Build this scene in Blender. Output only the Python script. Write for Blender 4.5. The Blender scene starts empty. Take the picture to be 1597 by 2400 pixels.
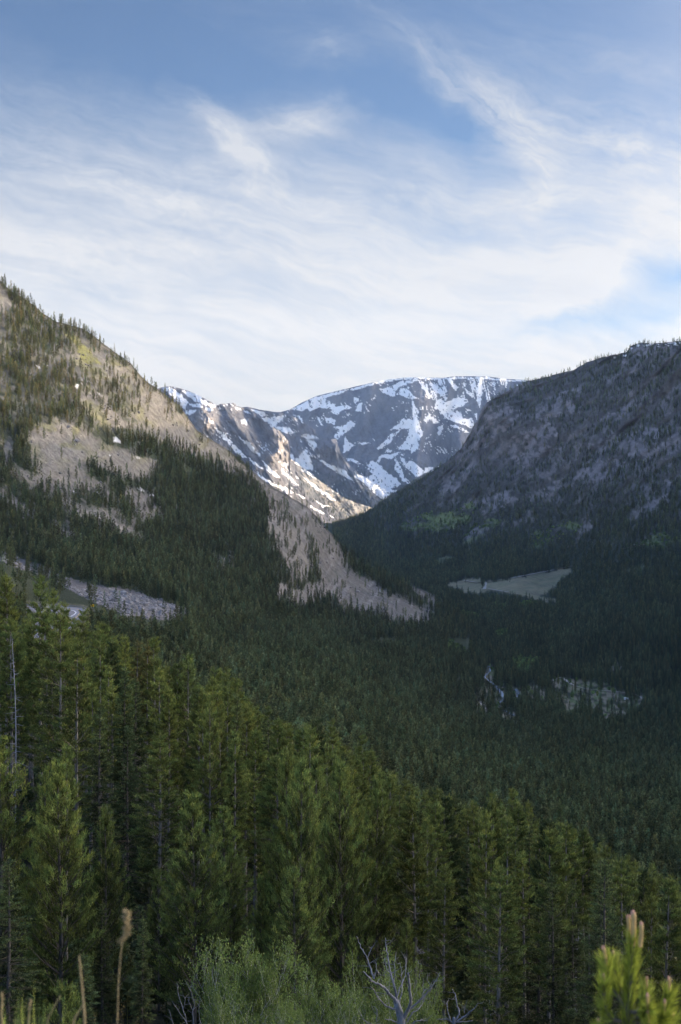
import bpy, math, random
import numpy as np
from mathutils import Vector, Matrix
R = math.radians
RNG = np.random.default_rng(11)
random.seed(11)
scene = bpy.context.scene
COL = scene.collection
F = 3333.0; CX = 798.5; CY = 1200.0      # lens of the photograph in its own pixels: focal length, centre

# ------------------------------------------------------------------ noise
def _h(ix, iy, iz, s):
    n = (ix.astype(np.int64)*374761393 + iy.astype(np.int64)*668265263 + iz.astype(np.int64)*2147483647*3 + s*1274126177) & 0xFFFFFFFF
    n = ((n ^ (n >> 13))*1274126177) & 0xFFFFFFFF
    n = ((n ^ (n >> 15))*2246822519) & 0xFFFFFFFF
    return ((n ^ (n >> 16)) & 0xFFFFFF)/float(0xFFFFFF)
def vnoise(x, y, z=0.0, s=0):
    x = np.asarray(x, float); y = np.asarray(y, float); z = np.zeros_like(x)+z
    ix, iy, iz = np.floor(x), np.floor(y), np.floor(z)
    fx, fy, fz = x-ix, y-iy, z-iz
    fx = fx*fx*(3-2*fx); fy = fy*fy*(3-2*fy); fz = fz*fz*(3-2*fz)
    r = 0
    for a in (0, 1):
        for b in (0, 1):
            for c in (0, 1):
                r = r + _h(ix+a, iy+b, iz+c, s)*(fx if a else 1-fx)*(fy if b else 1-fy)*(fz if c else 1-fz)
    return r*2-1
def fbm(x, y, z=0.0, o=4, s=0, g=0.5):
    r = 0; a = 1; t = 0
    for k in range(o):
        r = r + a*vnoise(x*2**k, y*2**k, np.asarray(z)*2**k, s+k*17); t += a; a *= g
    return r/t
def ridged(x, y, z=0.0, o=4, s=0):
    r = 0; a = 1; t = 0
    for k in range(o):
        r = r + a*(1-2*np.abs(vnoise(x*2**k, y*2**k, np.asarray(z)*2**k, s+k*13))); t += a; a *= .55
    return r/t
def sstep(a, b, x):
    t = np.clip((x-a)/(b-a), 0, 1); return t*t*(3-2*t)
def inpoly(px, py, pts):
    px = np.asarray(px, float); py = np.asarray(py, float)
    x0 = min(p[0] for p in pts); x1 = max(p[0] for p in pts); y0 = min(p[1] for p in pts); y1 = max(p[1] for p in pts)
    r = np.zeros(px.shape, bool)
    m = (px >= x0) & (px <= x1) & (py >= y0) & (py <= y1)
    if not m.any(): return r
    X = px[m]; Y = py[m]; q = np.zeros(X.shape, bool)
    n = len(pts)
    for i in range(n):
        ax, ay = pts[i]; bx, by = pts[(i+1) % n]
        if ay == by: continue
        c = ((ay > Y) != (by > Y)) & (X < (bx-ax)*(Y-ay)/(by-ay)+ax)
        q ^= c
    r[m] = q
    return r
def polys(px, py, L, warp=3.0, sc=12.0, s=5):
    wx = px + warp*fbm(px/sc, py/sc, 0, 3, s)*1.6; wy = py + warp*fbm(px/sc, py/sc, 7.3, 3, s+1)*1.6
    r = np.zeros(np.shape(px), bool)
    for p in L: r |= inpoly(wx, wy, p)
    return r
def zoomed(x0, y0, k, L): return [[(x0+k*a, y0+k*b) for a, b in p] for p in L]
def profile(pts):
    xs = [p[0] for p in pts]; ys = [p[1] for p in pts]
    return lambda x: np.interp(x, xs, ys)

# ------------------------------------------------------------------ depth of a terrain sheet from survey points
class Depth:
    def __init__(self, pts):
        P = np.array(pts, float)
        self.c = self.q(P[:, 0], P[:, 1]); n = len(P)
        K = self.k(self.c[:, None, :]-self.c[None, :, :]) + np.eye(n)*2e-4
        Q = np.c_[np.ones(n), self.c]
        A = np.block([[K, Q], [Q.T, np.zeros((3, 3))]])
        self.w = np.linalg.solve(A, np.r_[np.log(P[:, 2]), 0, 0, 0])
    def q(self, px, py):
        return np.stack([np.arctan((np.asarray(px, float)-CX)/F)*F/1000, (np.asarray(py, float)-CY)/1000], -1)
    def k(self, d):
        r2 = (d**2).sum(-1)+1e-12
        return 0.5*r2*np.log(r2)
    def __call__(self, px, py):
        c = self.q(px, py); sh = c.shape[:-1]; c = c.reshape(-1, 2); out = np.empty(len(c))
        for i in range(0, len(c), 20000):
            b = c[i:i+20000]
            out[i:i+20000] = self.k(b[:, None, :]-self.c[None]) @ self.w[:-3] + self.w[-3] + b @ self.w[-2:]
        return np.exp(out).reshape(sh)
def world(px, py, Y):
    return np.stack([(px-CX)/F*Y, Y+0*px, (CY-py)/F*Y], -1)

# ------------------------------------------------------------------ mesh helpers
def mesh_np(name, V, Fc, mat=None, parent=None, cols=None, smooth=False, link=True, attrs=None, colname='col'):
    """V (n,3), Fc (m,k) one face size"""
    V = np.asarray(V, np.float32); Fc = np.asarray(Fc, np.int32)
    me = bpy.data.meshes.new(name)
    me.vertices.add(len(V)); me.vertices.foreach_set('co', V.ravel())
    if len(Fc):
        k = Fc.shape[1]
        me.loops.add(Fc.size); me.loops.foreach_set('vertex_index', Fc.ravel())
        me.polygons.add(len(Fc))
        me.polygons.foreach_set('loop_start', np.arange(0, Fc.size, k, dtype=np.int32))
        me.polygons.foreach_set('loop_total', np.full(len(Fc), k, np.int32))
        me.polygons.foreach_set('use_smooth', np.full(len(Fc), smooth))
    me.update(calc_edges=True)
    if cols is not None:
        a = me.color_attributes.new(colname, 'FLOAT_COLOR', 'POINT')
        c = np.ones((len(V), 4), np.float32); c[:, :cols.shape[1]] = cols
        a.data.foreach_set('color', c.ravel())
    for n, (ty, arr) in (attrs or {}).items():
        a = me.attributes.new(n, ty, 'POINT')
        a.data.foreach_set('color' if 'COLOR' in ty else 'vector' if 'VECTOR' in ty else 'value', np.asarray(arr).ravel())
    if mat: me.materials.append(mat)
    o = bpy.data.objects.new(name, me)
    if link: COL.objects.link(o)
    if parent: o.parent = parent
    return o
class MB:
    """collects shapes that become one mesh"""
    def __init__(s): s.v = []; s.t = []; s.c = []; s.n = 0
    def add(s, V, T, c=None):
        V = np.asarray(V, float); s.v.append(V); s.t.append(np.asarray(T, int)+s.n); s.n += len(V)
        s.c.append(np.tile(np.array(c if c is not None else (1, 1, 1), float), (len(V), 1)) if c is None or np.ndim(c) == 1 else np.asarray(c, float))
    def tube(s, P, rad, k=6, c=None, cap=True):
        P = np.asarray(P, float); n = len(P); rad = np.broadcast_to(np.asarray(rad, float), (n,))
        T = np.gradient(P, axis=0); T /= np.linalg.norm(T, axis=1)[:, None]+1e-9
        ref = np.array([0, 0, 1.]) if abs(T[0, 2]) < .9 else np.array([1., 0, 0])
        A = np.cross(T, ref); A /= np.linalg.norm(A, axis=1)[:, None]+1e-9; B = np.cross(T, A)
        th = np.linspace(0, 2*math.pi, k, endpoint=False)
        V = P[:, None]+rad[:, None, None]*(np.cos(th)[None, :, None]*A[:, None]+np.sin(th)[None, :, None]*B[:, None])
        V = V.reshape(-1, 3); tr = []
        for i in range(n-1):
            for j in range(k):
                a = i*k+j; b = i*k+(j+1) % k
                tr += [(a, b, b+k), (a, b+k, a+k)]
        if cap:
            V = np.vstack([V, P[-1] + T[-1]*rad[-1]*.6]); q = len(V)-1
            tr += [((n-1)*k+j, (n-1)*k+(j+1) % k, q) for j in range(k)]
        s.add(V, tr, c)
    def box(s, c, d, rot=0, col=None):
        x, y, z = [q/2 for q in d]
        V = np.array([(a, b, e) for a in (-x, x) for b in (-y, y) for e in (-z, z)])
        ca, sa = math.cos(rot), math.sin(rot)
        V = np.c_[V[:, 0]*ca-V[:, 1]*sa, V[:, 0]*sa+V[:, 1]*ca, V[:, 2]]+np.array(c)
        Q = [(0, 1, 3, 2), (4, 6, 7, 5), (0, 4, 5, 1), (2, 3, 7, 6), (0, 2, 6, 4), (1, 5, 7, 3)]
        s.add(V, [t for a, b, e, f in Q for t in ((a, b, e), (a, e, f))], col)
    def build(s, name, mat, parent=None, smooth=False, link=True):
        return mesh_np(name, np.vstack(s.v), np.vstack(s.t), mat, parent, np.vstack(s.c), smooth, link)
def empty(name, loc, rz=0.0):
    o = bpy.data.objects.new(name, None); COL.objects.link(o); o.location = loc; o.rotation_euler = (0, 0, rz); o.empty_display_size = .2
    return o
def tag(o, label=None, cat=None, group=None, kind=None):
    if label: o['label'] = label
    if cat: o['category'] = cat
    if group: o['group'] = group
    if kind: o['kind'] = kind
    return o

# ------------------------------------------------------------------ material helpers
class NT:
    def __init__(s, tree): s.t = tree; s.n = tree.nodes; s.l = tree.links
    def new(s, ty, ins=None, **kw):
        n = s.n.new(ty)
        for k, v in kw.items(): setattr(n, k, v)
        for k, v in (ins or {}).items():
            if hasattr(v, 'links') or isinstance(v, bpy.types.NodeSocket): s.l.new(v, n.inputs[k])
            else: n.inputs[k].default_value = v
        return n
    def m(s, op, *a, clamp=False):
        n = s.n.new('ShaderNodeMath'); n.operation = op; n.use_clamp = clamp
        for i, v in enumerate(a):
            if isinstance(v, bpy.types.NodeSocket): s.l.new(v, n.inputs[i])
            else: n.inputs[i].default_value = v
        return n.outputs[0]
    def mix(s, f, a, b, bt='MIX'):
        n = s.n.new('ShaderNodeMix'); n.data_type = 'RGBA'; n.blend_type = bt; n.clamp_factor = True
        for i, v in ((0, f), (6, a), (7, b)):
            if isinstance(v, bpy.types.NodeSocket): s.l.new(v, n.inputs[i])
            else: n.inputs[i].default_value = v if i == 0 else (*v, 1) if len(v) == 3 else v
        return n.outputs[2]
    def noise(s, vec, scale, detail=4, rough=.55, dist=0, dim='3D'):
        n = s.new('ShaderNodeTexNoise', {'Scale': scale, 'Detail': detail, 'Roughness': rough, 'Distortion': dist}, noise_dimensions=dim)
        if vec is not None: s.l.new(vec, n.inputs['Vector'])
        return n.outputs[0]
def new_mat(name):
    m = bpy.data.materials.new(name); m.use_nodes = True; m.node_tree.nodes.clear(); N = NT(m.node_tree)
    out = N.new('ShaderNodeOutputMaterial'); b = N.new('ShaderNodeBsdfPrincipled', {'Roughness': .9})
    b.inputs['Specular IOR Level'].default_value = .15
    N.l.new(b.outputs[0], out.inputs[0])
    return m, N, b
def rng_map(N, v, a, b):
    n = N.new('ShaderNodeMapRange', {'Value': v, 'To Min': a, 'To Max': b}); return n.outputs[0]
def terrain_mat(name, size, bump, amt=.55, stretch=(1, 1, 1)):
    """vertex colour broken up by world-space noise, size = metres of the coarse grain"""
    m, N, b = new_mat(name)
    g = N.new('ShaderNodeNewGeometry').outputs['Position']
    mp = N.new('ShaderNodeMapping', {'Vector': g, 'Scale': stretch}).outputs[0]
    col = N.new('ShaderNodeAttribute', attribute_name='col').outputs['Color']
    n1 = N.noise(mp, 1/size, 6, .65); n2 = N.noise(mp, 4.3/size, 5, .7); n3 = N.noise(mp, .23/size, 4)
    f = N.m('MULTIPLY', N.m('ADD', rng_map(N, n1, 1-amt*1.6, 1+amt*1.6), 0), rng_map(N, n2, 1-amt, 1+amt))
    f = N.m('MULTIPLY', f, rng_map(N, n3, .75, 1.25))
    f = N.m('MAXIMUM', f, .2)
    f = N.m('MINIMUM', f, 1.75)
    sn = N.m('GREATER_THAN', N.new('ShaderNodeSeparateColor', {0: col}).outputs[0], .55)   # snow keeps its tone
    f = N.m('ADD', N.m('MULTIPLY', f, N.m('SUBTRACT', 1, sn)), N.m('MULTIPLY', sn, rng_map(N, n3, .85, 1.1)))
    c = N.new('ShaderNodeVectorMath', {0: col}, operation='SCALE'); N.l.new(f, c.inputs['Scale'])
    warm = N.mix(n3, (.92, .96, 1.06), (1.08, 1.02, .94))
    cc = N.mix(1.0, c.outputs[0], warm, 'MULTIPLY')
    N.l.new(cc, b.inputs['Base Color'])
    hgt = N.m('ADD', N.m('MULTIPLY', n1, 1.0), N.m('MULTIPLY', n2, .35))
    bp = N.new('ShaderNodeBump', {'Height': hgt, 'Strength': bump, 'Distance': size*.5})
    N.l.new(bp.outputs[0], b.inputs['Normal'])
    return m
def leaf_mat(name, a, b_, rnd=.35, transl=.12, rough=.75, inst_tint=False):
    m, N, b = new_mat(name)
    col = N.new('ShaderNodeAttribute', attribute_name='col').outputs['Color']
    oi = N.new('ShaderNodeObjectInfo').outputs['Random']
    base = N.mix(oi, a, b_)
    c = N.mix(1.0, base, col, 'MULTIPLY')
    if inst_tint:
        t = N.new('ShaderNodeAttribute', attribute_name='tint', attribute_type='INSTANCER').outputs['Color']
        c = N.mix(1.0, c, t, 'MULTIPLY')
    r2 = N.m('FRACT', N.m('MULTIPLY', oi, 37.7))
    s = N.new('ShaderNodeVectorMath', {0: c}, operation='SCALE'); N.l.new(rng_map(N, r2, 1-rnd, 1+rnd), s.inputs['Scale'])
    N.l.new(s.outputs[0], b.inputs['Base Color']); b.inputs['Roughness'].default_value = rough
    if transl:
        tr = N.new('ShaderNodeBsdfTranslucent', {'Color': s.outputs[0]})
        mx = N.new('ShaderNodeMixShader', {0: transl, 1: b.outputs[0], 2: tr.outputs[0]})
        out = [n for n in N.n if n.type == 'OUTPUT_MATERIAL'][0]; N.l.new(mx.outputs[0], out.inputs[0])
    return m
def flat_mat(name, c, rough=.7, noise=0.0, size=.1, metal=0, spec=.3):
    m, N, b = new_mat(name)
    b.inputs['Roughness'].default_value = rough; b.inputs['Metallic'].default_value = metal; b.inputs['Specular IOR Level'].default_value = spec
    if noise:
        tc = N.new('ShaderNodeTexCoord').outputs['Object']
        n = N.noise(tc, 1/size, 5, .6)
        s = N.new('ShaderNodeVectorMath', {0: (*c,)}, operation='SCALE'); N.l.new(rng_map(N, n, 1-noise*2, 1+noise*2), s.inputs['Scale'])
        N.l.new(s.outputs[0], b.inputs['Base Color'])
    else: b.inputs['Base Color'].default_value = (*c, 1)
    return m
# ------------------------------------------------------------------ terrain sheets, surveyed from the photograph
C4 = lambda L: zoomed(650, 850, .3827, L)
C3 = lambda L: zoomed(350, 850, .3827, L)
C5 = lambda L: zoomed(0, 950, .3827, L)
C1 = lambda L: zoomed(0, 600, .5102, L)
C6 = lambda L: zoomed(997, 1250, .3827, L)
C7 = lambda L: zoomed(600, 1100, .3827, L)
C2 = lambda L: zoomed(797, 700, .5102, L)
SNOW = C4([
 [(85,288),(140,255),(220,215),(290,195),(380,170),(440,165),(390,190),(300,215),(300,240),(360,250),(350,265),(430,262),(470,275),(400,290),(370,320),(320,300),(330,285),(260,275),(200,300),(180,285),(150,300)],
 [(440,165),(520,140),(640,108),(780,92),(900,90),(1000,98),(1080,88),(1270,88),(1330,93),(1420,104),(1560,108),(1560,118),(1400,112),(1320,103),(1080,97),(1000,106),(880,98),(760,104),(640,122),(560,145),(470,168)],
 [(470,215),(500,215),(500,235),(470,245)], [(500,250),(520,250),(515,300),(475,300)],
 [(620,160),(690,150),(760,115),(860,100),(870,110),(800,130),(740,150),(720,175),(720,205),(690,205),(640,180)],
 [(760,160),(800,160),(830,200),(875,222),(820,222),(730,195)],
 [(930,110),(980,130),(1030,190),(1030,215),(990,200),(960,170),(940,140)], [(1030,95),(1060,95),(1110,150),(1090,175),(1060,130)],
 [(860,110),(880,108),(925,170),(950,220),(925,200),(890,160)],[(980,105),(1000,103),(1035,160),(1045,200),(1020,170)],
 [(965,230),(1000,225),(1030,245),(1100,215),(1150,210),(1170,240),(1140,265),(1060,290),(1120,300),(1140,340),(1190,340),(1210,385),(1190,400),(1130,375),(1060,355),(1010,320),(975,280)],
 [(1140,150),(1200,190),(1200,210),(1170,200)], [(1230,100),(1260,110),(1255,200),(1240,280),(1220,230),(1230,170)], [(1205,310),(1230,310),(1225,350)], [(1155,285),(1190,290),(1185,300),(1160,298)],
 [(1190,105),(1205,105),(1215,160),(1205,190)],[(1320,120),(1338,128),(1332,152),(1318,146)],[(1395,115),(1408,115),(1402,165)],
 [(825,270),(850,270),(870,300),(860,320),(870,380),(895,430),(860,490),(870,540),(850,530),(820,555),(800,530),(740,530),(790,470),(810,400),(760,410),(720,450),(735,410),(690,410),(750,370),(770,340),(830,350)],
 [(815,230),(832,230),(852,275),(830,290)],
 [(615,525),(640,500),(690,440),(725,430),(700,480),(660,510),(620,535)],
 [(345,460),(370,420),(440,355),(475,375),(460,400),(400,440),(370,465)],
 [(400,550),(415,450),(440,490),(475,500),(440,530),(410,555)], [(290,340),(330,335),(360,350),(350,380),(300,365)], [(345,395),(400,385),(395,400),(360,410)],
 [(505,485),(545,492),(570,490),(530,508)], [(425,580),(470,590),(515,618),(480,618),(430,598)],
 [(565,600),(600,610),(640,560),(700,555),(750,550),(700,590),(640,580),(620,620),(650,650),(700,690),(740,720),(760,750),(700,770),(740,790),(690,800),(680,830),(640,835),(600,800),(560,770),(530,740),(470,700),(490,680),(540,700),(580,690),(560,650)],
 [(720,580),(760,640),(780,700),(830,740),(790,740),(750,700),(720,640)], [(750,565),(770,560),(790,620),(820,600),(870,640),(900,660),(890,690),(850,700),(820,660),(780,640),(760,600)], [(905,640),(960,640),(930,670),(900,680)],
 [(895,360),(930,305),(1000,370),(960,370),(930,345),(915,370)], [(980,400),(1020,385),(1010,440),(985,450)], [(940,440),(960,430),(900,480)],[(665,535),(700,530),(690,548),(660,548)],
 [(1050,375),(1090,380),(1180,425),(1150,425)],[(245,330),(262,340),(282,390),(268,385)],[(130,330),(160,350),(150,360)],
]) + C3([
 [(75,150),(130,155),(190,190),(240,240),(215,290),(170,230),(110,180)], [(200,165),(300,195),(350,240),(415,265),(380,275),(300,245),(230,205)], [(220,290),(290,290),(250,325),(215,315)], [(245,250),(320,255),(330,270),(260,275)], [(345,270),(390,285),(370,305),(350,290)],
 [(365,340),(395,370),(380,375)], [(395,390),(440,420),(500,480),(540,520),(600,580),(590,590),(530,550),(470,480),(410,410)],
 [(600,575),(650,610),(700,650),(690,655),(640,625)],
 [(540,450),(600,480),(640,520),(690,580),(650,555),(600,510)],
 [(690,600),(740,640),(805,705),(780,705),(720,660)],
 [(640,650),(700,700),(760,740),(850,770),(885,800),(850,805),(780,760),(700,720)],
 [(800,640),(860,690),(910,745),(880,740),(830,690)], [(935,690),(1020,750),(1150,850),(1110,840),(1000,760)],
 [(900,800),(960,830),(940,838)], [(1005,830),(1060,870),(1120,880),(1060,885)], [(980,870),(1040,905),(1080,925),(1060,930),(1010,900)], [(1100,935),(1130,945),(1120,955)],
 [(575,285),(620,310),(600,315)], [(610,285),(700,300),(720,325),(690,335),(660,310)], [(680,345),(740,335),(830,320),(810,360),(780,385),(750,400),(720,360)], [(775,390),(850,395),(900,430),(860,435),(790,410)], [(925,450),(970,435),(1035,460),(980,470)], [(965,475),(1020,480),(1025,510),(1005,545),(985,510)],
 [(890,590),(930,560),(960,530),(1000,600),(1000,660),(950,650),(900,620)], [(565,345),(605,350),(600,385),(570,375)],
 [(860,560),(880,560),(890,600),(870,600)],
 [(1030,590),(1100,620),(1200,660),(1250,730),(1180,690),(1100,640)], [(525,270),(560,280),(565,292),(540,290)],
 [(905,325),(920,330),(950,370),(935,365)],[(1030,335),(1045,345),(1065,390),(1050,380)],[(820,620),(850,615),(855,630),(825,640)],
 [(930,650),(1000,680),(1030,715),(980,690)],
])
ridge_left = profile([(-2500,150),(-1500,240),(-900,380),(-500,470),(-200,560),(-60,625),(0,657),(20,676),(51,696),(80,715),(102,735),(133,754),(165,762),(194,770),(224,790),(265,822),(306,850),(319,868),(347,896),(378,917),(418,947),(444,983),(462,1008),(490,1026),(531,1052),(571,1083),(602,1113),(633,1138),(673,1159),(724,1190),(774,1247),(815,1290),(847,1315),(886,1338),(947,1366),(985,1380),(1029,1402),(1060,1425),(1100,1450)])
DL = Depth([(0,657,1750),(133,754,1800),(319,868,1850),(444,983,1950),(602,1113,2120),(724,1190,2160),(815,1290,2180),(947,1366,2180),(1060,1425,2150),
  (-500,470,1650),(-1500,240,1400),(-1500,900,900),(-500,900,1350),(0,800,1640),(0,1000,1480),(150,1000,1560),(300,1050,1680),(0,1200,1300),(200,1200,1400),(400,1200,1620),
  (0,1330,1130),(200,1360,1130),(430,1425,1150),(500,1300,1580),(600,1250,1760),(600,1400,1450),(700,1300,1850),(700,1430,1600),(850,1430,1880),(998,1446,2050),(800,1350,2020),
  (0,1480,850),(300,1500,900),(600,1550,1120),(900,1520,1600),(1100,1500,2000),(-500,1400,800)])
ridge_right = profile([(-900,1150),(500,1200),(740,1226),(797,1226),(828,1215),(868,1195),(899,1174),(940,1149),(981,1125),(1021,1100),(1047,1082),(1078,1054),(1090,1035),(1103,1013),(1112,995),(1121,983),(1130,957),(1141,944),(1169,926),(1208,908),(1231,895),(1282,883),(1345,867),(1373,850),(1409,838),(1468,826),(1478,811),(1501,803),(1532,805),(1597,799),(1800,740),(2200,600),(3000,380),(4500,40),(7000,-560),(9000,-900)])  # ridge past the right edge is unseen, shaped to cast the valley shadow
DV = Depth([
  # valley floor and the wooded slope below the camera
  (0,1700,480),(300,1700,480),(165,1420,835),(165,1440,770),(165,1465,700),(40,1425,820),(300,1450,840),(430,1440,1050),(60,1330,1150),(250,1400,1010),(0,1300,1250),(300,1500,800),(500,1500,1080),
  (600,1600,850),(700,1500,1350),(800,1470,1750),(900,1600,1250),(900,1480,1900),(998,1462,2080),(1074,1577,1650),(1100,1450,2550),(1200,1380,2900),(1300,1345,3200),(1080,1360,3300),(950,1330,3700),
  (900,1290,4000),(780,1230,4900),(600,1250,4600),(0,1280,3500),(1400,1640,1780),(1250,1600,1800),(1150,1650,1600),(1590,1750,1450),(1100,1800,850),(1300,1900,700),(1597,1950,650),(1597,2100,480),(1400,1500,2300),
  (1597,1500,2050),(1597,1350,2500),(1300,2100,440),(900,1800,600),(600,1800,420),(1597,2400,290),(800,2400,230),(0,2400,230),(-600,1600,500),(-600,2400,230),(2300,1500,1300),(2300,2400,240),(4500,2000,700),(9000,2600,420),
  (9000,4000,200),(4500,3500,230),
  # right-hand mountain
  (868,1195,4700),(981,1125,4450),(1103,1011,4200),(1141,944,4150),(1231,895,4150),(1373,850,3950),(1501,803,3750),(1597,799,3400),
  (1200,1300,3500),(1200,1200,3700),(1200,1050,3900),(1000,1250,4100),(1450,1250,2950),(1450,1100,3200),(1450,950,3500),(1597,1250,2650),(1597,1100,2880),(1597,950,3130),
  (2200,1100,2150),(2200,600,2520),(3000,1000,1560),(3000,380,1900),(4500,700,1080),(4500,40,1300),(7000,600,680),(7000,-560,800),(9000,-900,640),(9000,700,520)])

def relief_left(px, py, D):
    W = world(px, py, D); x, y, z = W[..., 0], W[..., 1], W[..., 2]
    g = ridged((x*.8-y*.3)/90, z/260, 0, 4, 3)*14 + fbm(x/30, y/30, z/30, 4, 9)*6
    amp = sstep(1480, 1330, py)*.9+.12
    cl = inpoly(px, py, [(-20,985),(40,990),(48,1060),(20,1090),(-20,1085)]) | inpoly(px, py, C7([[(20,150),(250,250),(330,400),(400,560),(260,700),(100,560),(0,300)]])[0])
    return D + g*amp + cl*ridged(x/22, z/40, y/50, 4, 33)*9
def relief_val(px, py, D):
    W = world(px, py, D); x, y, z = W[..., 0], W[..., 1], W[..., 2]
    mount = sstep(1320, 1180, py + 0*px)*sstep(780, 1000, px)
    hi = sstep(1300, 1100, py)
    g = ridged((x*.7+y*.7)/190, z/420, 2, 5, 21)*62 + fbm(x/75, y/75, z/38, 5, 29)*34
    road = np.exp(-((px-165)/110)**2-((py-1440)/40)**2)
    return D + g*mount*(.35+.65*hi) + fbm(x/70, y/140, 1.5, 4, 40)*D*.012*(1-mount)*(1-road)
def depthL(px, py): return relief_left(px, py, DL(px, py))
def depthV(px, py): return relief_val(px, py, DV(px, py))
def depthA(px, py):
    x = (px-CX); hgt = (1190-py)
    D = 8600 + hgt*3.1
    D = D + 170*np.exp(-((px-1060)/60)**2)*sstep(885, 1020, py)*sstep(1160, 1040, py)   # the bowl right of the central buttress
    D = D - 260*np.exp(-((px-985)/45)**2)*sstep(890, 930, py) - 320*np.exp(-((px-1070-(py-1000)*.2)/28)**2)*sstep(965, 990, py)
    D = D + 200*sstep(860, 700, px)
    W = world(px, py, D); X, Z = W[..., 0], W[..., 2]
    D = D + ridged((X-Z*.25)/260, Z/900, 0, 4, 51)*120 + fbm(X/90, Z/170, 0, 5, 57)*38
    return D
def depthB(px, py):
    t = (px-379)/500
    D = 5400 + 500*t + (1190-py)*2.1 + np.maximum(px-640, 0)*3.1 - np.maximum(px-900, 0)*3.1
    W = world(px, py, D); X, Z = W[..., 0], W[..., 2]
    D = D + ridged((X+Z*.75)/160, (X-Z)/500, 0, 5, 61)*95 + fbm(X/60, Z/60, 0, 4, 67)*30
    cliffs = np.exp(-((px-655)/32)**2-((py-1050)/38)**2) + np.exp(-((px-480)/22)**2-((py-985)/32)**2)
    return D - cliffs*(95+ridged(X/40, Z/90, 0, 5, 71)*75)
def depthM(px, py):
    D = 7650 + (1190-py)*2.2
    W = world(px, py, D); X, Z = W[..., 0], W[..., 2]
    D = D + ridged((X+Z*.6)/190, (X-Z)/520, 0, 5, 81)*120 + fbm(X/70, Z/70, 0, 4, 87)*36
    cl = np.exp(-((px-785)/30)**2-((py-1050)/30)**2)
    return D - cl*(110+ridged(X/45, Z/100, 0, 5, 91)*80)
ridge_A = profile([(300,1010),(560,985),(656,966),(681,959),(707,944),(742,928),(795,915),(841,904),(895,892),(948,885),(994,884),(1040,886),(1063,882),(1136,882),(1155,884),(1186,888),(1247,892),(1400,905),(1700,930),(2100,1000)])
ridge_B = profile([(-100,1010),(200,960),(340,925),(379,907),(400,905),(427,911),(465,925),(509,950),(518,947),(535,945),(551,944),(554,951),(580,958),(603,975),(625,992),(656,1011),(677,1034),(681,1075),(700,1088),(744,1122),(809,1168),(850,1183),(890,1194),(1000,1235)])
ridge_M = profile([(380,1000),(520,960),(580,953),(603,959),(633,964),(656,966),(690,978),(733,1003),(748,1024),(763,1028),(790,1028),(794,1049),(809,1080),(844,1112),(924,1160),(1000,1200),(1100,1240)])

def sheet(name, pxs, top, bottom, nrow, depth, colour, mat, jag=1.5, jsc=9., back=((.02,.6),(.06,.6),(.14,.5)), pw=1.0):
    pxs = np.asarray(pxs, float); t = top(pxs) + jag*fbm(pxs/jsc, pxs*0+3.3, 0, 4, 77)
    v = np.linspace(0, 1, nrow)[:, None]**pw
    bt = bottom(pxs) if callable(bottom) else np.full_like(pxs, bottom)
    PX = np.broadcast_to(pxs, (nrow, len(pxs))); PY = t + (bt-t)*v
    D = depth(PX, PY); W = world(PX, PY, D); Cc = colour(PX, PY, W)
    rows = [W]; cols = [Cc]
    fr = W[0]; hd = fr[:, :2]/np.linalg.norm(fr[:, :2], axis=1)[:, None]
    bk = []
    for f, s in back:
        d = D[0]*f
        p = np.c_[fr[:, 0]+hd[:, 0]*d, fr[:, 1]+hd[:, 1]*d, fr[:, 2]-d*s]
        bk.append(p)
    bk = np.array(bk[::-1])
    G = np.concatenate([bk, W], 0); CC = np.concatenate([np.broadcast_to(Cc[0], bk.shape), Cc], 0)
    n, k = G.shape[:2]
    i = np.arange(n*k).reshape(n, k)
    Q = np.stack([i[:-1, :-1], i[1:, :-1], i[1:, 1:], i[:-1, 1:]], -1).reshape(-1, 4)
    o = mesh_np(name, G.reshape(-1, 3), Q, mat, None, CC.reshape(-1, 3), True)
    tag(o, kind='structure')
    return dict(o=o, PX=PX, PY=PY, W=W, C=Cc)
def mixc(C, m, c):
    m = np.asarray(m, float)[..., None]; return C*(1-m)+np.array(c)*m

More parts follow.
